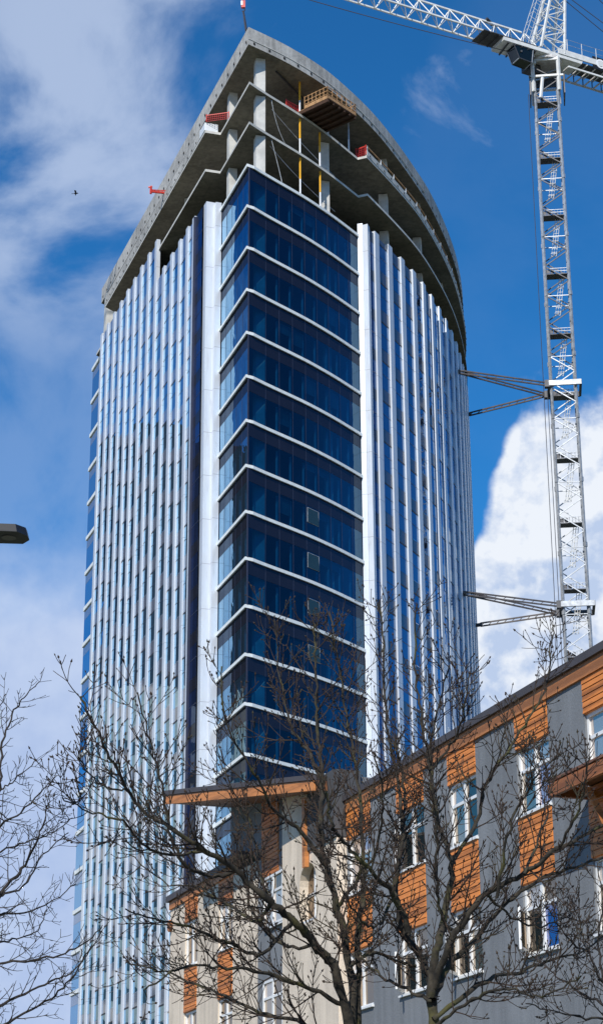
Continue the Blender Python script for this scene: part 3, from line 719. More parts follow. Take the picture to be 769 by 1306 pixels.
# hoist cable and power line beside the mast
mb = MB(); mb.bar(mp(-1.75, -1.2, 0), mp(-1.6, -1.2, 96.3), .028, 'cable'); mb.bar(mp(-1.35, -1.2, 0), mp(-1.35, -1.2, 68), .028, 'cable'); mb.build('power_cable', K)
# ties to the tower
for (zt, atts) in ((68.6, [(12.75, 145.5), (12.75, 145.5), (14.35, 154.2)]), (49.5, [(12.55, 145.0), (12.55, 145.0), (14.5, 153.2)])):
    mb = MB()
    for (p, q) in (((-1.2, -1.25), (1.45, -1.25)), ((1.4, -1.25), (1.4, 1.25)), ((1.4, 1.25), (-1.2, 1.25)), ((-1.2, 1.25), (-1.2, -1.25))):
        a, b = mp(*p, zt), mp(*q, zt); t = (b - a).normalized(); n = t.cross(V(0, 0, 1)); mb.box(a - n * .09 - V(0, 0, .22), b - a, n * .18, V(0, 0, .44), 'steel' if p[1] < 0 and q[1] < 0 else 'dsteel')
    mb.box(mp(-1.55, -1.3, zt - .3), mx_ * .45, my_ * .5, V(0, 0, .6), 'dsteel'); mb.box(mp(-1.55, .9, zt - .3), mx_ * .45, my_ * .5, V(0, 0, .6), 'dsteel')
    mb.build('tie_collar', K)
    ends = [mp(-1.4, -1.1, zt), mp(-1.4, 1.1, zt), mp(-1.4, 1.1, zt)]
    for i, (a, e_) in enumerate(zip(atts, ends)):
        a = V(a[0], a[1], zt); t = (e_ - a).normalized(); n = t.cross(V(0, 0, 1)).normalized(); mb = MB()
        for o in (-.13, .13): mb.bar(a + V(0, 0, o), e_ + V(0, 0, o), .075, 'tie')
        L_ = (e_ - a).length
        for j in range(10): mb.bar(a + t * L_ * j / 10 + V(0, 0, -.13), a + t * L_ * (j + .5) / 10 + V(0, 0, .13), .03, 'tie')
        mb.bar(a - t * 1.0, a + t * .1, .16, 'dsteel', 8); mb.build('tie_strut', K)
def text(s, name, origin, xdir, zdir, size, m_, parent, ext=.02):
    cu = bpy.data.curves.new(name, 'FONT'); cu.body = s; cu.size = size; cu.extrude = ext; cu.offset = .018 * size
    o = bpy.data.objects.new(name, cu); COL.objects.link(o)
    dg = bpy.context.evaluated_depsgraph_get(); me = bpy.data.meshes.new_from_object(o.evaluated_get(dg)); bpy.data.objects.remove(o)
    me.materials.clear(); me.materials.append(M[m_])
    ob = bpy.data.objects.new(name, me); COL.objects.link(ob)
    xd = xdir.normalized(); zd = zdir.normalized(); yd = xd.cross(zd) * -1
    mm = Matrix((xd, zd, xd.cross(zd))).transposed().to_4x4(); mm.translation = origin
    if parent is not None: ob.parent = parent.parent; mm.translation = origin - parent.parent.location; ob.matrix_local = mm; ob.parent = parent
    return ob
side = jp(-4.5, .98 if jn.y < 0 else -1.12, -.35)
nrm = jn * (1 if jn.y < 0 else -1)
text('CITY C', 'lettering', side + nrm * .08, -jd, V(0, 0, 1), 1.25, 'letter', sgn)

# load hook under the jib
H0 = V(-4.45, 134.3, 95.9); hk = empty('hook_block', H0, 'crane hook and dark lifting slings hanging over the roof corner', 'hook')
mb = MB(); mb.bar(H0 + V(0, 0, .3), H0 + V(0, .1, ZJ - H0.z), .03, 'cable'); mb.build('hoist_rope', hk)
mb = MB(); mb.box(H0 + V(-.16, -.12, -.1), V(.32, 0, 0), V(0, .24, 0), V(0, 0, .65), 'redarm'); mb.box(H0 + V(-.2, -.14, .1), V(.16, 0, 0), V(0, .26, 0), V(0, 0, .4), 'letter'); mb.build('block', hk)
mb = MB(); pts = [H0 + V(.12 * math.cos(q), 0, -.28 + .16 * math.sin(q)) for q in [1.6 - i * .5 for i in range(9)]]; mb.tube(pts, [.05] * 9, 'dsteel', 5); mb.build('hook', hk)
mb = MB(); mb.bar(H0 + V(0, 0, -.4), H0 + V(.25, -.3, -2.4), .06, 'cable'); mb.bar(H0 + V(.02, 0, -.4), H0 + V(.6, 0, -4.2), .06, 'cable'); mb.bar(H0 + V(0, .1, -.4), H0 + V(.45, .3, -4.2), .06, 'cable'); mb.build('sling', hk)

# ------------------------------------------------------------------ APARTMENT BUILDING
q0 = V(4.61, 41.4); nd = V(-.333, .943).normalized(); no = V(-nd.y, nd.x)      # no = outward
def BP(s, o, z): p = q0 + nd * s + no * o; return V(p.x, p.y, z)
Bd = empty('apartment_building', BP(8, -6, 0), 'low grey and beige apartment block with orange wood siding and white windows', 'building')
ZT = 12.45
def bblock(mb, s0, s1, z0, z1, o1, o0, m_): mb.box(BP(s0, o1, z0), nd * (s1 - s0), no * (o0 - o1), V(0, 0, z1 - z0), m_)
rows = [(10.27, 11.72), (7.35, 8.82), (4.43, 5.88), (1.5, 2.95)]
S_G = [(-15.1, -13.5), (-11.4, -9.8), (-8.1, -6.5), (-4.72, -3.12), (-1.48, .08), (2.2, 3.74), (5.24, 6.92), (8.72, 10.4)]
S_B = [(20.35, 21.8), (24.15, 25.55)]
def lap(s0, s1, z0, z1, name='siding_panel', out=.0):
    mb = MB(); n_ = max(1, round((z1 - z0) / .122)); h = (z1 - z0) / n_
    mb.box(BP(s0, -.05, z0), nd * (s1 - s0), no * .05, V(0, 0, z1 - z0), 'siding')
    for i in range(n_):
        a = z0 + i * h
        mb.box8([BP(s0, out + .001, a + .012), BP(s1, out + .001, a + .012), BP(s1, out + .036, a + .010), BP(s0, out + .036, a + .010), BP(s0, out + .001, a + h), BP(s1, out + .001, a + h), BP(s1, out + .022, a + h), BP(s0, out + .022, a + h)], 'siding')
    return mb.build(name, Bd)
wn = [0]
def window(s0, s1, z0, z1, cols, opened=None, rec=.1):
    """s0<s1 with s increasing away from the camera (left in the picture)"""
    wn[0] += 1; mb = MB(); fr = .07
    def bx(a, b, c, d, o1=-rec - .05, o0=-rec + .05): mb.box(BP(a, o1, c), nd * (b - a), no * (o0 - o1), V(0, 0, d - c), 'vinyl')
    bx(s0, s0 + fr, z0, z1); bx(s1 - fr, s1, z0, z1); bx(s0 + fr, s1 - fr, z1 - fr, z1); bx(s0 + fr, s1 - fr, z0, z0 + fr)
    sm = (s0 + s1) / 2; zt = z0 + (z1 - z0) * .66
    bx(sm - .05, sm + .05, z0 + fr, z1 - fr, -rec - .04, -rec + .045); bx(s0 + fr, sm - .05, zt - .035, zt + .035, -rec - .04, -rec + .04); bx(sm + .05, s1 - fr, zt - .035, zt + .035, -rec - .04, -rec + .04)
    o = mb.build('window', Bd)
    sb = MB(); sb.box(BP(s0 - .03, -rec + .04, z0 - .05), nd * (s1 - s0 + .06), no * (rec + .03), V(0, 0, .048), 'vinyl'); sub(sb, 'sill', o, Bd)
    for i, (a, b, c, d) in enumerate(((s0 + fr, sm - .05, z0 + fr, zt - .035), (sm + .05, s1 - fr, z0 + fr, zt - .035), (s0 + fr, sm - .05, zt + .035, z1 - fr), (sm + .05, s1 - fr, zt + .035, z1 - fr))):
        p = MB(); e = rnd.uniform(-.01, .01); p.poly([BP(b, -rec + e, c), BP(a, -rec, c), BP(a, -rec - e, d), BP(b, -rec, d)], cols[i]); sub(p, 'pane', o, Bd)
    if opened:
        a, b, c, d = sm + .05, s1 - fr, z0 + fr, zt - .035   # far casement, hinged at the far side
        ang = R(opened); L_ = b - a; hx = nd * -math.cos(ang) + no * math.sin(ang); hn = hx.cross(V(0, 0, 1)); P_ = BP(b, -rec + .05, 0)
        sh = MB()
        for (u0, u1, w0, w1) in ((0, .06, c, d), (L_ - .06, L_, c, d), (.06, L_ - .06, c, c + .06), (.06, L_ - .06, d - .06, d)):
            sh.box(P_ + hx * u0 + V(0, 0, w0), hx * (u1 - u0), hn * .05, V(0, 0, w1 - w0), 'vinyl')
        sh.poly([P_ + hx * .06 + hn * .02 + V(0, 0, c + .06), P_ + hx * (L_ - .06) + hn * .02 + V(0, 0, c + .06), P_ + hx * (L_ - .06) + hn * .02 + V(0, 0, d - .06), P_ + hx * .06 + hn * .02 + V(0, 0, d - .06)], 'pg_dark')
        sub(sh, 'open_sash', o, Bd)
    return o
CH = [['pg_lilac', 'pg_teal', 'pg_pale', 'pg_pale'], ['pg_dark', 'pg_teal', 'pg_dark', 'pg_pale'], ['pg_dark', 'pg_dark', 'pg_dark', 'pg_dark'], ['pg_pale', 'pg_pale', 'pg_lilac', 'pg_pale'], ['pg_blue', 'pg_dark', 'pg_dark', 'pg_pale'], ['pg_teal', 'pg_dark', 'pg_dark', 'pg_dark']]
# structural wall body behind, grey columns between stripes
mb = MB(); bblock(mb, -16, 17.6, 0, ZT, -12, -.25, 'sgray')
mb.build('wall', Bd)
edges = [-16] + [e for st_ in S_G for e in st_] + [17.5]
for i in range(0, len(edges), 2):
    mb = MB(); a, b = edges[i], edges[i + 1]
    if b > 17: b = 17.9
    bblock(mb, a, b, 0, ZT - .001, -.248, .0, 'sgray')
    mb.build('wall', Bd)
for i, (s0, s1) in enumerate(S_G):
    far = s0 > 8
    z_prev = ZT
    for r, (z0, z1) in enumerate(rows):
        if r == 0: lap(s0, s1, z1, ZT)
        elif r == 1: lap(s0, s1, z1, rows[0][0] - .05)
        else:
            mb = MB(); bblock(mb, s0, s1, z1, rows[r - 1][0] - .052, -.248, 0, 'sgray'); mb.build('wall', Bd)
        key = (i, r); cols = {(4, 0): CH[0], (3, 0): CH[3], (4, 1): CH[4], (5, 0): CH[1], (3, 1): CH[4], (5, 1): CH[5], (6, 0): CH[2], (6, 1): CH[2]}.get(key, CH[rnd.randrange(6)])
        window(s0, s1, z0, z1, cols, {(4, 1): 38, (5, 1): 42, (6, 1): 35, (4, 0): 0, (6, 0): 30}.get(key, 0))
    mb = MB(); bblock(mb, s0, s1, 0, rows[3][0] - .052, -.248, 0, 'sgray'); mb.build('wall', Bd)
# parapet board and cap
mb = MB(); bblock(mb, -16, 10.5, ZT + .001, ZT + .30, -.3, .06, 'fascia'); mb.build('parapet_board', Bd)
mb = MB(); bblock(mb, -16.1, 10.5, ZT + .302, ZT + .47, -12, .13, 'cap'); mb.build('roof', Bd)
# beige wing at the far end
mb = MB(); bblock(mb, 17.9, 27.4, 0, ZT + .1, -12, -.25, 'sbeige'); mb.build('wall', Bd)
be = [17.92, S_B[0][0], S_B[0][1], S_B[1][0], S_B[1][1], 27.4]
for i in range(0, 6, 2):
    mb = MB(); bblock(mb, be[i], be[i + 1], 0, ZT + .1, -.248, .0, 'sbeige'); mb.build('wall', Bd)
for j, (s0, s1) in enumerate(S_B):
    for r, (z0, z1) in enumerate(rows):
        z0 += .12; z1 += .12
        top_ = ZT + .1 if r == 0 else rows[r - 1][0] + .07
        lap(s0, s1, z1, top_); window(s0, s1, z0, z1, CH[(j + r) % 2 + 1])
mb = MB(); bblock(mb, 20.62, 27.4, ZT + .101, ZT + .36, -.3, .06, 'fascia'); mb.build('parapet_board', Bd)
mb = MB(); bblock(mb, 20.62, 27.5, ZT + .362, ZT + .56, -12, .15, 'cap'); mb.build('roof', Bd)
# raised stair block with sloping canopy
mb = MB(); bblock(mb, 10.6, 20.6, ZT + .6, 13.5, -9, -.25, 'sgray'); mb.build('wall', Bd)
mb = MB(); mb.box8([BP(17.5, -.24, 12.75), BP(20.6, -.24, 12.75), BP(20.6, -.0, 12.75), BP(17.5, -.0, 12.75), BP(17.5, -.24, 14.3), BP(20.6, -.24, 14.74), BP(20.6, 0, 14.74), BP(17.5, 0, 14.3)], 'sgray')
mb.box8([BP(14.5, -.24, 12.5), BP(15.96, -.24, 12.5), BP(15.96, -.0, 12.5), BP(14.5, -.0, 12.5), BP(14.5, -.24, 13.9), BP(15.96, -.24, 14.12), BP(15.96, 0, 14.12), BP(14.5, 0, 13.9)], 'sgray')
mb.box8([BP(14.5, -4, 12.5), BP(20.6, -4, 12.5), BP(20.6, -.25, 12.5), BP(14.5, -.25, 12.5), BP(14.5, -4, 13.6), BP(20.6, -4, 14.72), BP(20.6, -.25, 14.72), BP(14.5, -.25, 13.6)], 'sgray'); mb.build('stair_wall', Bd)
mb = MB(); bblock(mb, 15.96, 17.5, 12.46, 12.6, -.248, 0, 'siding'); lap(15.97, 17.49, 11.9, 14.2)
window(15.35, 17.1, 10.4, 11.85, ['pg_pale', 'pg_pale', 'pg_dark', 'pg_pale'], rec=-.06); window(15.35, 17.1, 7.45, 8.9, CH[1], rec=-.06)
mb = MB(); mb.box(BP(18.3, .0, 12.78), nd * 1.9, no * .55, V(0, 0, .10), 'cap'); mb.build('ledge', Bd)
# canopy roof plate
Tt = V(-4.2, 60.2, 14.69); Rr = at(403, 1007, 51.3)
B1, B2 = BP(20.75, -2.5, 14.72), BP(12.2, -2.5, 13.35)
def up_(p, h): return p + V(0, 0, h)
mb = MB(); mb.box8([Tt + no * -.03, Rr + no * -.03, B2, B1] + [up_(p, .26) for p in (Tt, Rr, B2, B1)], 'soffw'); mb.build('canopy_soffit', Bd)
fd = (Rr - Tt).normalized(); fn = fd.cross(V(0, 0, 1)).normalized(); fn = fn if fn.y < 0 else -fn
mb = MB(); mb.box(up_(Tt, -.03) + fn * .01, Rr - Tt, fn * .06, V(0, 0, .27), 'fascia'); mb.build('canopy_fascia', Bd)
mb = MB(); mb.box(up_(Tt, .255) + fn * .0, Rr - Tt, fn * .11, V(0, 0, .14), 'cap'); mb.box8([up_(p, .262) for p in (Tt, Rr, B2, B1)] + [up_(p, .40) for p in (Tt, Rr, B2, B1)], 'cap'); mb.build('canopy_roof', Bd)
# charcoal box at the end of the canopy
mb = MB(); bblock(mb, 10.42, 12.55, 11.83, 13.62, -.4, .35, 'scharc'); mb.build('box_bay', Bd)
mb = MB(); bblock(mb, 12.56, 12.78, 11.4, 13.3, .30, .42, 'fascia'); mb.build('trim_board', Bd)
# beige pier with arched window
s0, s1, zb, zt = 12.05, 13.4, 9.95, 11.0
mb = MB(); 
for (a, b, c, d) in ((10.45, s0, 0, 11.82), (s1, 14.85, 0, 13.5), (s0, s1, 0, zb)): bblock(mb, a, b, c, d, -.1, .28, 'sbeige')
mb.box8([BP(s1, -.1, 13.5), BP(14.85, -.1, 13.5), BP(14.85, .28, 13.5), BP(s1, .28, 13.5), BP(s1, -.1, 13.68), BP(14.85, -.1, 13.95), BP(14.85, .28, 13.95), BP(s1, .28, 13.68)], 'sbeige')
N_ = 10; sm, rr = (s0 + s1) / 2, (s1 - s0) / 2
for i in range(N_):
    a0, a1 = math.pi * i / N_, math.pi * (i + 1) / N_; x0, x1 = sm + rr * math.cos(a0), sm + rr * math.cos(a1); y0, y1 = zt + rr * math.sin(a0) * .8, zt + rr * math.sin(a1) * .8
    mb.box8([BP(x1, -.1, y1), BP(x0, -.1, y0), BP(x0, .28, y0), BP(x1, .28, y1), BP(x1, -.1, 11.82), BP(x0, -.1, 11.82), BP(x0, .28, 11.82), BP(x1, .28, 11.82)], 'sbeige')
bblock(mb, s0, s1, 11.82, 11.83, -.1, .28, 'sbeige'); bblock(mb, 12.56, s1, 11.83, 13.5, -.1, .28, 'sbeige')
mb.build('pier_wall', Bd)
mb = MB(); sm = (s0 + s1) / 2
mb.box(BP(sm - .04, .0, zb), nd * .08, no * .08, V(0, 0, 1.55), 'vinyl'); mb.box(BP(s0, .0, zb + .75), nd * (s1 - s0), no * .07, V(0, 0, .07), 'vinyl'); mb.box(BP(s0, -.02, zb), nd * (s1 - s0), no * .3, V(0, 0, .06), 'vinyl')
o = mb.build('arched_window', Bd)
p = MB(); p.poly([BP(s1, .02, zb), BP(s0, .02, zb), BP(s0, .02, 11.8), BP(s1, .02, 11.8)], 'pg_dark'); sub(p, 'pane', o, Bd)
# small plaque on the end of the beige wing
mb = MB(); mb.bar(BP(27.25, .02, 12.0), BP(27.25, .10, 12.0), .2, 'fascia', 10); mb.build('wall_lamp', Bd)
# timber awning at the right with curved braces
zb0 = 9.93
mb = MB(); A0 = BP(-1.2, 1.0, zb0); sA = -1.95
mb.box(BP(-16, .88, zb0), nd * 12.75, no * .09, V(0, 0, .25), 'awn'); mb.build('awning_beam', Bd)
for k in range(5):
    s_ = -3.35 - 3.3 * k
    mb = MB(); mb.box(BP(s_, .0, zb0 + .02), nd * .1, no * .875, V(0, 0, .22), 'awn')
    mb.build('awning_rafter', Bd)
    sb_ = s_ - 1.1
    pts = [BP(sb_, .86 - .84 * (q ** .8), zb0 + .02 - 1.9 * (q ** 1.25)) for q in [i / 8 for i in range(9)]]
    mb = MB()
    for a, b in zip(pts[:-1], pts[1:]): mb.box8([a, a + nd * .12, a + nd * .12 + V(0, 0, -.14) + no * -.05, a + V(0, 0, -.14) + no * -.05] + [b, b + nd * .12, b + nd * .12 + no * .1, b + no * .1], 'fascia')
    mb = MB(); mb.tube(pts, [.085] * 9, 'awn', 4); mb.build('awning_brace', Bd)
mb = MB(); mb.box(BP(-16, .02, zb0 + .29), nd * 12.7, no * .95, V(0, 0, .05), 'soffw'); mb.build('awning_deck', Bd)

# ------------------------------------------------------------------ TREES
def crspline(pts, n=5): return smoothpts(pts, n)
def twigs(cr, path, rad, rg, dens, lmin, lmax, level, m_, cone=.9, upw=.10, budp=.8, start=.15, budr=.011):
    tot = 0; seg = []
    for a, b in zip(path[:-1], path[1:]): seg.append((b - a).length)
    tot = sum(seg); s = tot * start + rg.random() / dens
    while s < tot:
        q = s; i = 0
        while i < len(seg) - 1 and q > seg[i]: q -= seg[i]; i += 1
        tt = min(1, q / max(seg[i], 1e-6)); p = path[i].lerp(path[i + 1], tt); d = (path[i + 1] - path[i]).normalized(); r0 = rad[i] * (1 - tt) + rad[i + 1] * tt
        u = d.orthogonal().normalized(); v = d.cross(u); th = rg.uniform(0, 6.283)
        for k in range(1 if rg.random() < .55 else 2):     # opposite pairs
            th2 = th + math.pi * k; side_ = u * math.cos(th2) + v * math.sin(th2)
            ang = rg.uniform(.55, 1.15) * cone
            dr = (d * math.cos(ang) + side_ * math.sin(ang)).normalized(); frac = s / tot
            ln = rg.uniform(lmin, lmax) * (1.15 - .6 * frac)
            n_ = 6 if level == 1 else 3; pts = [p.copy()]; c = p.copy()
            for j in range(n_):
                dr = (dr + Vector((rg.uniform(-1, 1), rg.uniform(-1, 1), rg.uniform(-1, 1))) * .17 + V(0, 0, upw)).normalized(); c = c + dr * ln / n_; pts.append(c.copy())
            r1 = min(r0 * .55,   .011 if level == 1 else .005); r1 = max(r1, .0042)
            rads = [r1 + (.0034 - r1) * j / n_ for j in range(n_ + 1)]
            cr.tube(pts, rads, m_, 4 if level == 1 else 3)
            if rg.random() < budp: bud(cr, pts[-1], dr, budr * rg.uniform(.7, 1.3), m_)
            if level == 1: twigs(cr, pts, rads, rg, dens * 1.5, .06, .26, 2, m_, cone, upw * 1.6, budp, .15, budr)
        s += rg.uniform(.5, 1.5) / dens
def bud(cr, p, d, r, m_):
    b = len(cr.v); k = cr.mid(m_); u = d.orthogonal().normalized(); v = d.cross(u)
    cr.v += [tuple(p - d * r), tuple(p + u * r), tuple(p + v * r), tuple(p - u * r), tuple(p - v * r), tuple(p + d * r * 2.2)]
    for f_ in ((0, 1, 2), (0, 2, 3), (0, 3, 4), (0, 4, 1), (5, 2, 1), (5, 3, 2), (5, 4, 3), (5, 1, 4)): cr.f.append(tuple(b + i for i in f_)); cr.mi.append(k)
def tree(name, label, Yb, limbs, seed, mb_, mt_, dens=3.2, lmin=.3, lmax=1.0, group=None, budp=.8, base=None, br=.2, budr=.011, upw=.1, rmin=.008):
    rg = random.Random(seed)
    bx_ = at(base[0], base[1], Yb); e = empty(name, (bx_.x, bx_.y, 0), label, 'tree', group)
    tk = MB(); cr = MB()
    pts = crspline([V(bx_.x + .1, bx_.y, 0.1), V(bx_.x - .05, bx_.y, bx_.z * .5), bx_], 5); n_ = len(pts)
    tk.tube(pts, [br * (1.35 - .35 * i / (n_ - 1)) for i in range(n_)], mb_, 12)
    for (pl, w0, w1, y0, y1) in limbs:      # pixels, widths px, depth at start and end
        n0 = len(pl); ctrl = [at(p[0], p[1], y0 + (y1 - y0) * i / (n0 - 1) + (rg.uniform(-.12, .12) if 0 < i else 0)) for i, p in enumerate(pl)]
        path = crspline(ctrl, 6); k = len(path)
        path = [p + (Vector((rg.uniform(-1, 1), rg.uniform(-1, 1), rg.uniform(-1, 1))) * .018 if 0 < i < k - 1 else Vector((0, 0, 0))) for i, p in enumerate(path)]
        ppm = 2510 / ((ctrl[0] - CAM).length); w0 = w0 * .54 if w0 > 8 else w0 * .75
        rads = [max(((w1 + (w0 - w1) * (1 - i / (k - 1)) ** 1.3) / ppm / 2) * rg.uniform(.9, 1.12), .005) for i in range(k)]
        tk.tube(path, rads, mb_, 8); twigs(cr, path, rads, rg, dens, lmin, lmax, 1, mt_, upw=upw, budp=budp, budr=budr)
    tk.build('trunk', e, True); cr.build('crown', e)
    return e
YA = 20.0
la = [
 ([(452, 1345), (427, 1240), (402, 1207), (374, 1174), (345, 1150), (301, 1110), (262, 1085), (225, 1060), (180, 1030), (145, 975), (122, 929), (104, 888)], 24, 2.2, YA, YA - 2.6),
 ([(301, 1110), (264, 1118), (233, 1098), (214, 1050), (206, 1000), (191, 945), (176, 883)], 8, 1.8, YA - .8, YA - 1.6),
 ([(262, 1085), (225, 1092), (187, 1079), (157, 1048), (118, 1036), (80, 1017)], 6, 1.6, YA - 1.2, YA - 2.8),
 ([(345, 1150), (330, 1175), (300, 1160), (250, 1130), (215, 1128), (165, 1090)], 7, 1.6, YA - .4, YA + 1.2),
 ([(374, 1174), (335, 1215), (295, 1205), (240, 1180), (205, 1175), (160, 1159)], 8, 1.6, YA - .3, YA - 1.9),
 ([(448, 1290), (400, 1262), (340, 1240), (290, 1235), (235, 1232), (185, 1262)], 12, 2., YA, YA - 1.6),
 ([(455, 1345), (400, 1310), (330, 1290), (270, 1262), (210, 1240), (165, 1228)], 12, 2., YA, YA + 1.5),
 ([(450, 1320), (446, 1236), (431, 1161), (415, 1103), (409, 1054), (411, 1008), (407, 946), (404, 897), (402, 835), (400, 795)], 21, 2.4, YA, YA + .6),
 ([(411, 1000), (395, 960), (371, 926), (357, 864), (350, 790)], 8, 1.8, YA + .4, YA + 1.6),
 ([(415, 1103), (385, 1060), (350, 1035), (325, 985), (290, 930), (283, 850)], 8, 1.8, YA + .2, YA - 1.2),
 ([(455, 1330), (457, 1194), (464, 1132), (462, 1070), (456, 996), (444, 926), (432, 847), (420, 780)], 16, 2., YA + .1, YA + 1.4),
 ([(345, 1150), (330, 1110), (322, 1060), (300, 1010), (278, 960)], 6, 1.6, YA - .6, YA + .4),
 ([(402, 1207), (360, 1205), (322, 1160), (310, 1120), (285, 1090), (262, 1040)], 7, 1.6, YA + .0, YA + 1.3),
 ([(431, 1161), (455, 1120), (480, 1080), (487, 1020), (478, 960)], 7, 1.8, YA + .2, YA - .9),
 ([(446, 1236), (470, 1215), (505, 1225), (530, 1232)], 9, 4, YA, YA + .5),
 ([(160, 1005), (140, 1005), (112, 985), (98, 950)], 3.5, 1.4, YA - 2.2, YA - 2.8),
]
tree('street_tree', 'bare tree leaning left across the glass tower and beige wall, with mossy trunk', YA, la, 3, 'bark', 'twig', base=(454, 1350), br=.15, group='bare street trees by the apartment block', dens=7.6, lmax=.95)
YB = 19.0
lb_ = [
 ([(552, 1345), (550, 1276), (546, 1240), (521, 1199), (505, 1140), (512, 1080), (515, 1020), (508, 960)], 28, 3, YB, YB + .9),
 ([(521, 1190), (502, 1141), (465, 1104), (440, 1075), (423, 1052), (415, 1010)], 14, 3, YB + .2, YB - 1.0),
 ([(502, 1141), (512, 1075), (510, 1008), (494, 926), (489, 835), (484, 765)], 11, 2., YB + .3, YB + 1.5),
 ([(550, 1270), (559, 1203), (570, 1157), (575, 1098), (556, 1042), (549, 982), (538, 920), (529, 850), (532, 770)], 20, 2.2, YB, YB + .2),
 ([(550, 1262), (580, 1192), (619, 1140), (668, 1115), (710, 1084), (762, 1056), (800, 1040)], 19, 3, YB, YB - 1.6),
 ([(552, 1275), (570, 1235), (601, 1200), (636, 1161), (682, 1126), (745, 1101), (790, 1090)], 16, 3, YB, YB + .8),
 ([(575, 1098), (605, 1056), (619, 1000), (647, 958), (678, 909), (696, 874), (701, 835), (706, 797)], 11, 1.6, YB + .1, YB + 1.2),
 ([(633, 1145), (650, 1056), (664, 1021), (690, 985), (712, 960)], 6, 1.6, YB - .8, YB - 1.8),
 ([(580, 1192), (561, 1164), (557, 1105), (556, 1035), (548, 970), (560, 900), (572, 850)], 9, 1.8, YB - .1, YB - 1.4),
 ([(549, 982), (575, 950), (592, 905), (601, 850)], 5, 1.5, YB + .1, YB - .6),
 ([(505, 1140), (480, 1180), (455, 1170), (430, 1120)], 6, 2, YB + .3, YB - 1.2),
 ([(552, 1300), (620, 1250), (665, 1240), (700, 1225), (740, 1215), (790, 1180)], 12, 2, YB, YB + 1.6),
 ([(552, 1310), (600, 1275), (650, 1262), (690, 1270), (740, 1245)], 9, 2, YB, YB - 1.4),
 ([(619, 1140), (660, 1175), (700, 1180), (735, 1160)], 5, 1.5, YB - .4, YB + 1.),
 ([(710, 1084), (735, 1040), (745, 1000), (752, 965)], 5, 1.5, YB - 1.2, YB - 2.),
 ([(668, 1115), (690, 1060), (700, 1010), (690, 960)], 5, 1.4, YB - .9, YB + .6),
 ([(550, 1276), (520, 1262), (480, 1240), (450, 1205), (430, 1190)], 9, 2, YB, YB + 1.),
]
tree('street_tree', 'bare tree with forked mossy trunk standing before the grey and orange facade', YB, lb_, 11, 'bark', 'twig', base=(552, 1350), br=.17, group='bare street trees by the apartment block', dens=7.6, lmax=.9)
YC = 23.0
lc_ = [
 ([(830, 1330), (800, 1290), (770, 1255), (750, 1215), (738, 1170), (736, 1130)], 9, 1.4, YC, YC - .5),
 ([(800, 1290), (770, 1282), (735, 1262), (705, 1240), (680, 1215)], 6, 1.4, YC, YC + .8),
 ([(770, 1255), (762, 1200), (768, 1150), (762, 1100)], 5, 1.3, YC, YC + .4),
 ([(800, 1290), (760, 1300), (715, 1292), (670, 1280)], 5, 1.4, YC, YC - .9),
 ([(750, 1215), (725, 1200), (706, 1170), (695, 1150)], 4, 1.2, YC, YC - .9),
]
tree('street_tree', 'small thin bare tree at the lower right edge before the grey wall', YC, lc_, 5, 'bark2', 'twig', base=(830, 1330), br=.1, group='bare street trees by the apartment block', dens=6.5, lmin=.2, lmax=.55)
YD = 26.0
ld = [
 ([(-90, 1500), (-70, 1300), (-40, 1200), (0, 1143), (29, 1108), (48, 1072), (58, 1040), (66, 1008)], 16, 1.2, YD, YD - .8),
 ([(-70, 1300), (-45, 1100), (-20, 1040), (0, 1005), (3, 956), (16, 911), (32, 889), (50, 870)], 12, 1.2, YD, YD + .7),
 ([(-40, 1200), (-15, 1110), (0, 1088), (32, 1075), (64, 1063), (93, 1043)], 5, 1.2, YD, YD + 1.2),
 ([(-20, 1080), (0, 1053), (22, 1040), (55, 1008), (70, 1000)], 5, 1.2, YD, YD - 1.4),
 ([(-60, 1240), (-20, 1170), (0, 1166), (48, 1159), (97, 1128)], 7, 1.2, YD, YD + 1.5),
 ([(-75, 1330), (-40, 1230), (0, 1228), (51, 1223), (97, 1210), (131, 1180)], 7, 1.3, YD, YD - 1.6),
 ([(-80, 1400), (-20, 1300), (16, 1275), (64, 1252), (97, 1236), (131, 1186)], 7, 1.3, YD, YD + 1.),
 ([(-30, 1040), (0, 1008), (19, 995), (48, 969)], 4, 1.2, YD, YD + .5),
 ([(-50, 1350), (0, 1310), (58, 1278), (90, 1250), (118, 1205)], 6, 1.3, YD, YD - .5),
 ([(0, 1143), (30, 1130), (55, 1090), (88, 1062)], 4, 1.2, YD, YD - .3),
 ([(-70, 1300), (-20, 1215), (10, 1200), (45, 1190), (60, 1160)], 5, 1.2, YD, YD + 1.5),
 ([(-40, 1050), (-15, 960), (-2, 910), (8, 885)], 4, 1.2, YD, YD - .8),
]
tree('street_tree', 'bare tree reaching in from the lower left edge against the pale clouds', YD, ld, 9, 'bark2', 'bark2', base=(-95, 1500), br=.2, group='bare street trees by the apartment block', dens=5.6, lmin=.25, lmax=.7, budp=.25, budr=.007, upw=.05)

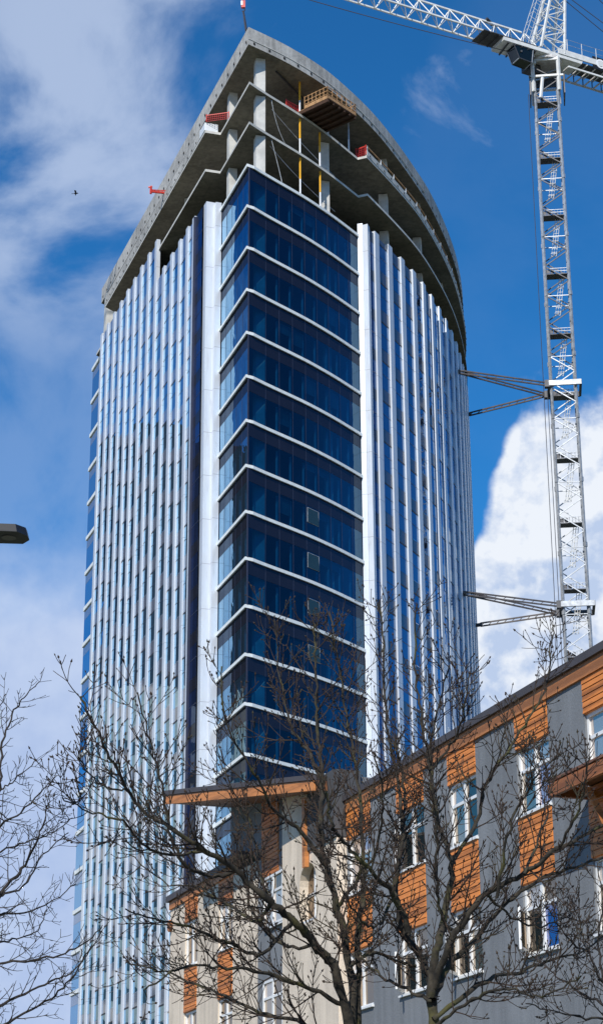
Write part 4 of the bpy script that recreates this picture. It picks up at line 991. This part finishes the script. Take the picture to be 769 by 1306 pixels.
# ------------------------------------------------------------------ STREET LAMP (only its head reaches into the picture)
LH = at(37, 684, 15); lampe = empty('street_lamp', (LH.x - 3.0, LH.y + .1, 0), 'black flat street lamp head reaching in from the left edge', 'street lamp')
xh = V(-1, .03, 0).normalized(); yh = V(.03, 1, 0).normalized(); tip = LH + V(0, 0, .03)
mb = MB(); Lh = .75
ringp = [(0, .05), (.0, -.05), (.07, -.15), (Lh, -.16), (Lh, .16), (.07, .15)]
slope = -.0
def hp(a, b, z): return tip + xh * a + yh * b + V(0, 0, z + a * .05)
n_ = len(ringp); base = len(mb.v)
mb.v += [tuple(hp(a, b, -.045)) for a, b in ringp] + [tuple(hp(a + .02, b * .8, .03)) for a, b in ringp]; k = mb.mid('lamp')
for i in range(n_): j = (i + 1) % n_; mb.f.append((i, j, n_ + j, n_ + i)); mb.mi.append(k)
mb.f.append(tuple(reversed(range(n_)))); mb.mi.append(k); mb.f.append(tuple(range(n_, 2 * n_))); mb.mi.append(k); mb.build('lamp_head', lampe)
mb = MB()
for a in (.16, .36, .56): mb.bar(hp(a, 0, -.05), hp(a, 0, -.043), .06, 'lens', 12)
mb.build('lens', lampe)
mb = MB(); mb.tube(crspline([hp(Lh - .05, 0, 0), hp(Lh + 1., 0, .02), hp(2.7, 0, .05), V(LH.x - 3.0, LH.y + .1, 6.5)], 5), [.035] * 11 + [.04] * 5, 'lamp', 8); mb.build('lamp_arm', lampe)
mb = MB(); mb.bar(V(LH.x - 3.0, LH.y + .1, 0.13), V(LH.x - 3.0, LH.y + .1, 7.0), .10, 'lamp', 12, .06); mb.build('lamp_post', lampe)

# ------------------------------------------------------------------ NEIGHBOURS beyond the left edge: the west facade mirrors them
def mirrored(x, y, Yq):
    q = at(x, y, Yq); o_ = (V(q.x, q.y) - A).dot(nL); return q - nL * (2 * (o_ - .85))
def neighbour(lab, x0, x1, y, Yq, depth, m1, m2):
    a, b = mirrored(x0, y, Yq), mirrored(x1, y, Yq); h = (a.z + b.z) / 2
    a = V(a.x, a.y); b = V(b.x, b.y); out_ = nL * depth
    e = empty('city_block', ((a + b) / 2 + out_ / 2)[:2] + (0,) if False else (((a + b) / 2 + out_ / 2).x, ((a + b) / 2 + out_ / 2).y, 0), lab, 'building', 'city blocks beyond the left edge')
    mb = MB(); mb.prism([a, b, b + out_, a + out_], 0, h, m1); mb.build('wall', e)
    t = (b - a); L_ = t.length; t.normalize(); n = -nL; k = 0; lst = []
    z = 3.
    while z < h - 2.2:
        w = MB(); w.box(a + t * .6 + n * .0 + V(0, 0, z), t * (L_ - 1.2), n * .06, V(0, 0, 1.5), m2); w.build('window', e); z += 3.4
    mb = MB(); mb.box(a + out_ * .3 + V(0, 0, h), t * L_ * .5, out_ * .3, V(0, 0, 2.5), m1); mb.build('roof_plant', e)
neighbour('dark slab tower out of frame, showing only as the tallest dark reflection in the glass', 127, 178, 556, 235, 16, 'reflw', 'reflt')
neighbour('dark stepped block out of frame, showing only as the lower dark reflection in the glass', 180, 238, 620, 240, 16, 'reflw', 'reflt')
neighbour('pale low block out of frame, showing only as a light reflection low in the glass', 108, 262, 900, 215, 8, 'sbeige', 'pg_teal')

# ------------------------------------------------------------------ BIRD
bp_ = at(97, 247, 150); bd = MB()
bd.tube([bp_ + V(-.22, 0, 0), bp_ + V(-.1, 0, .02), bp_ + V(.06, 0, .03), bp_ + V(.17, 0, .05), bp_ + V(.24, 0, .03)], [.01, .05, .07, .045, .01], 'bird', 6)
for sgn_ in (-1, 1):
    a = bp_ + V(.08, 0, .04); b = bp_ + V(-.06, 0, .04); c = a + V(-.02, sgn_ * .26, .12); d = a + V(-.16, sgn_ * .5, .02); e_ = b + V(-.04, sgn_ * .24, .11)
    bd.poly([a, c, d, e_, b], 'bird'); bd.poly([q + V(0, 0, .012) for q in (b, e_, d, c, a)], 'bird')
bd.poly([bp_ + V(-.2, -.02, 0), bp_ + V(-.34, -.07, 0), bp_ + V(-.34, .07, .0), bp_ + V(-.2, .02, 0)], 'bird')
tag(bd.build('bird'), 'tiny dark bird with spread wings flying in the cloudy sky left of the tower', 'bird')
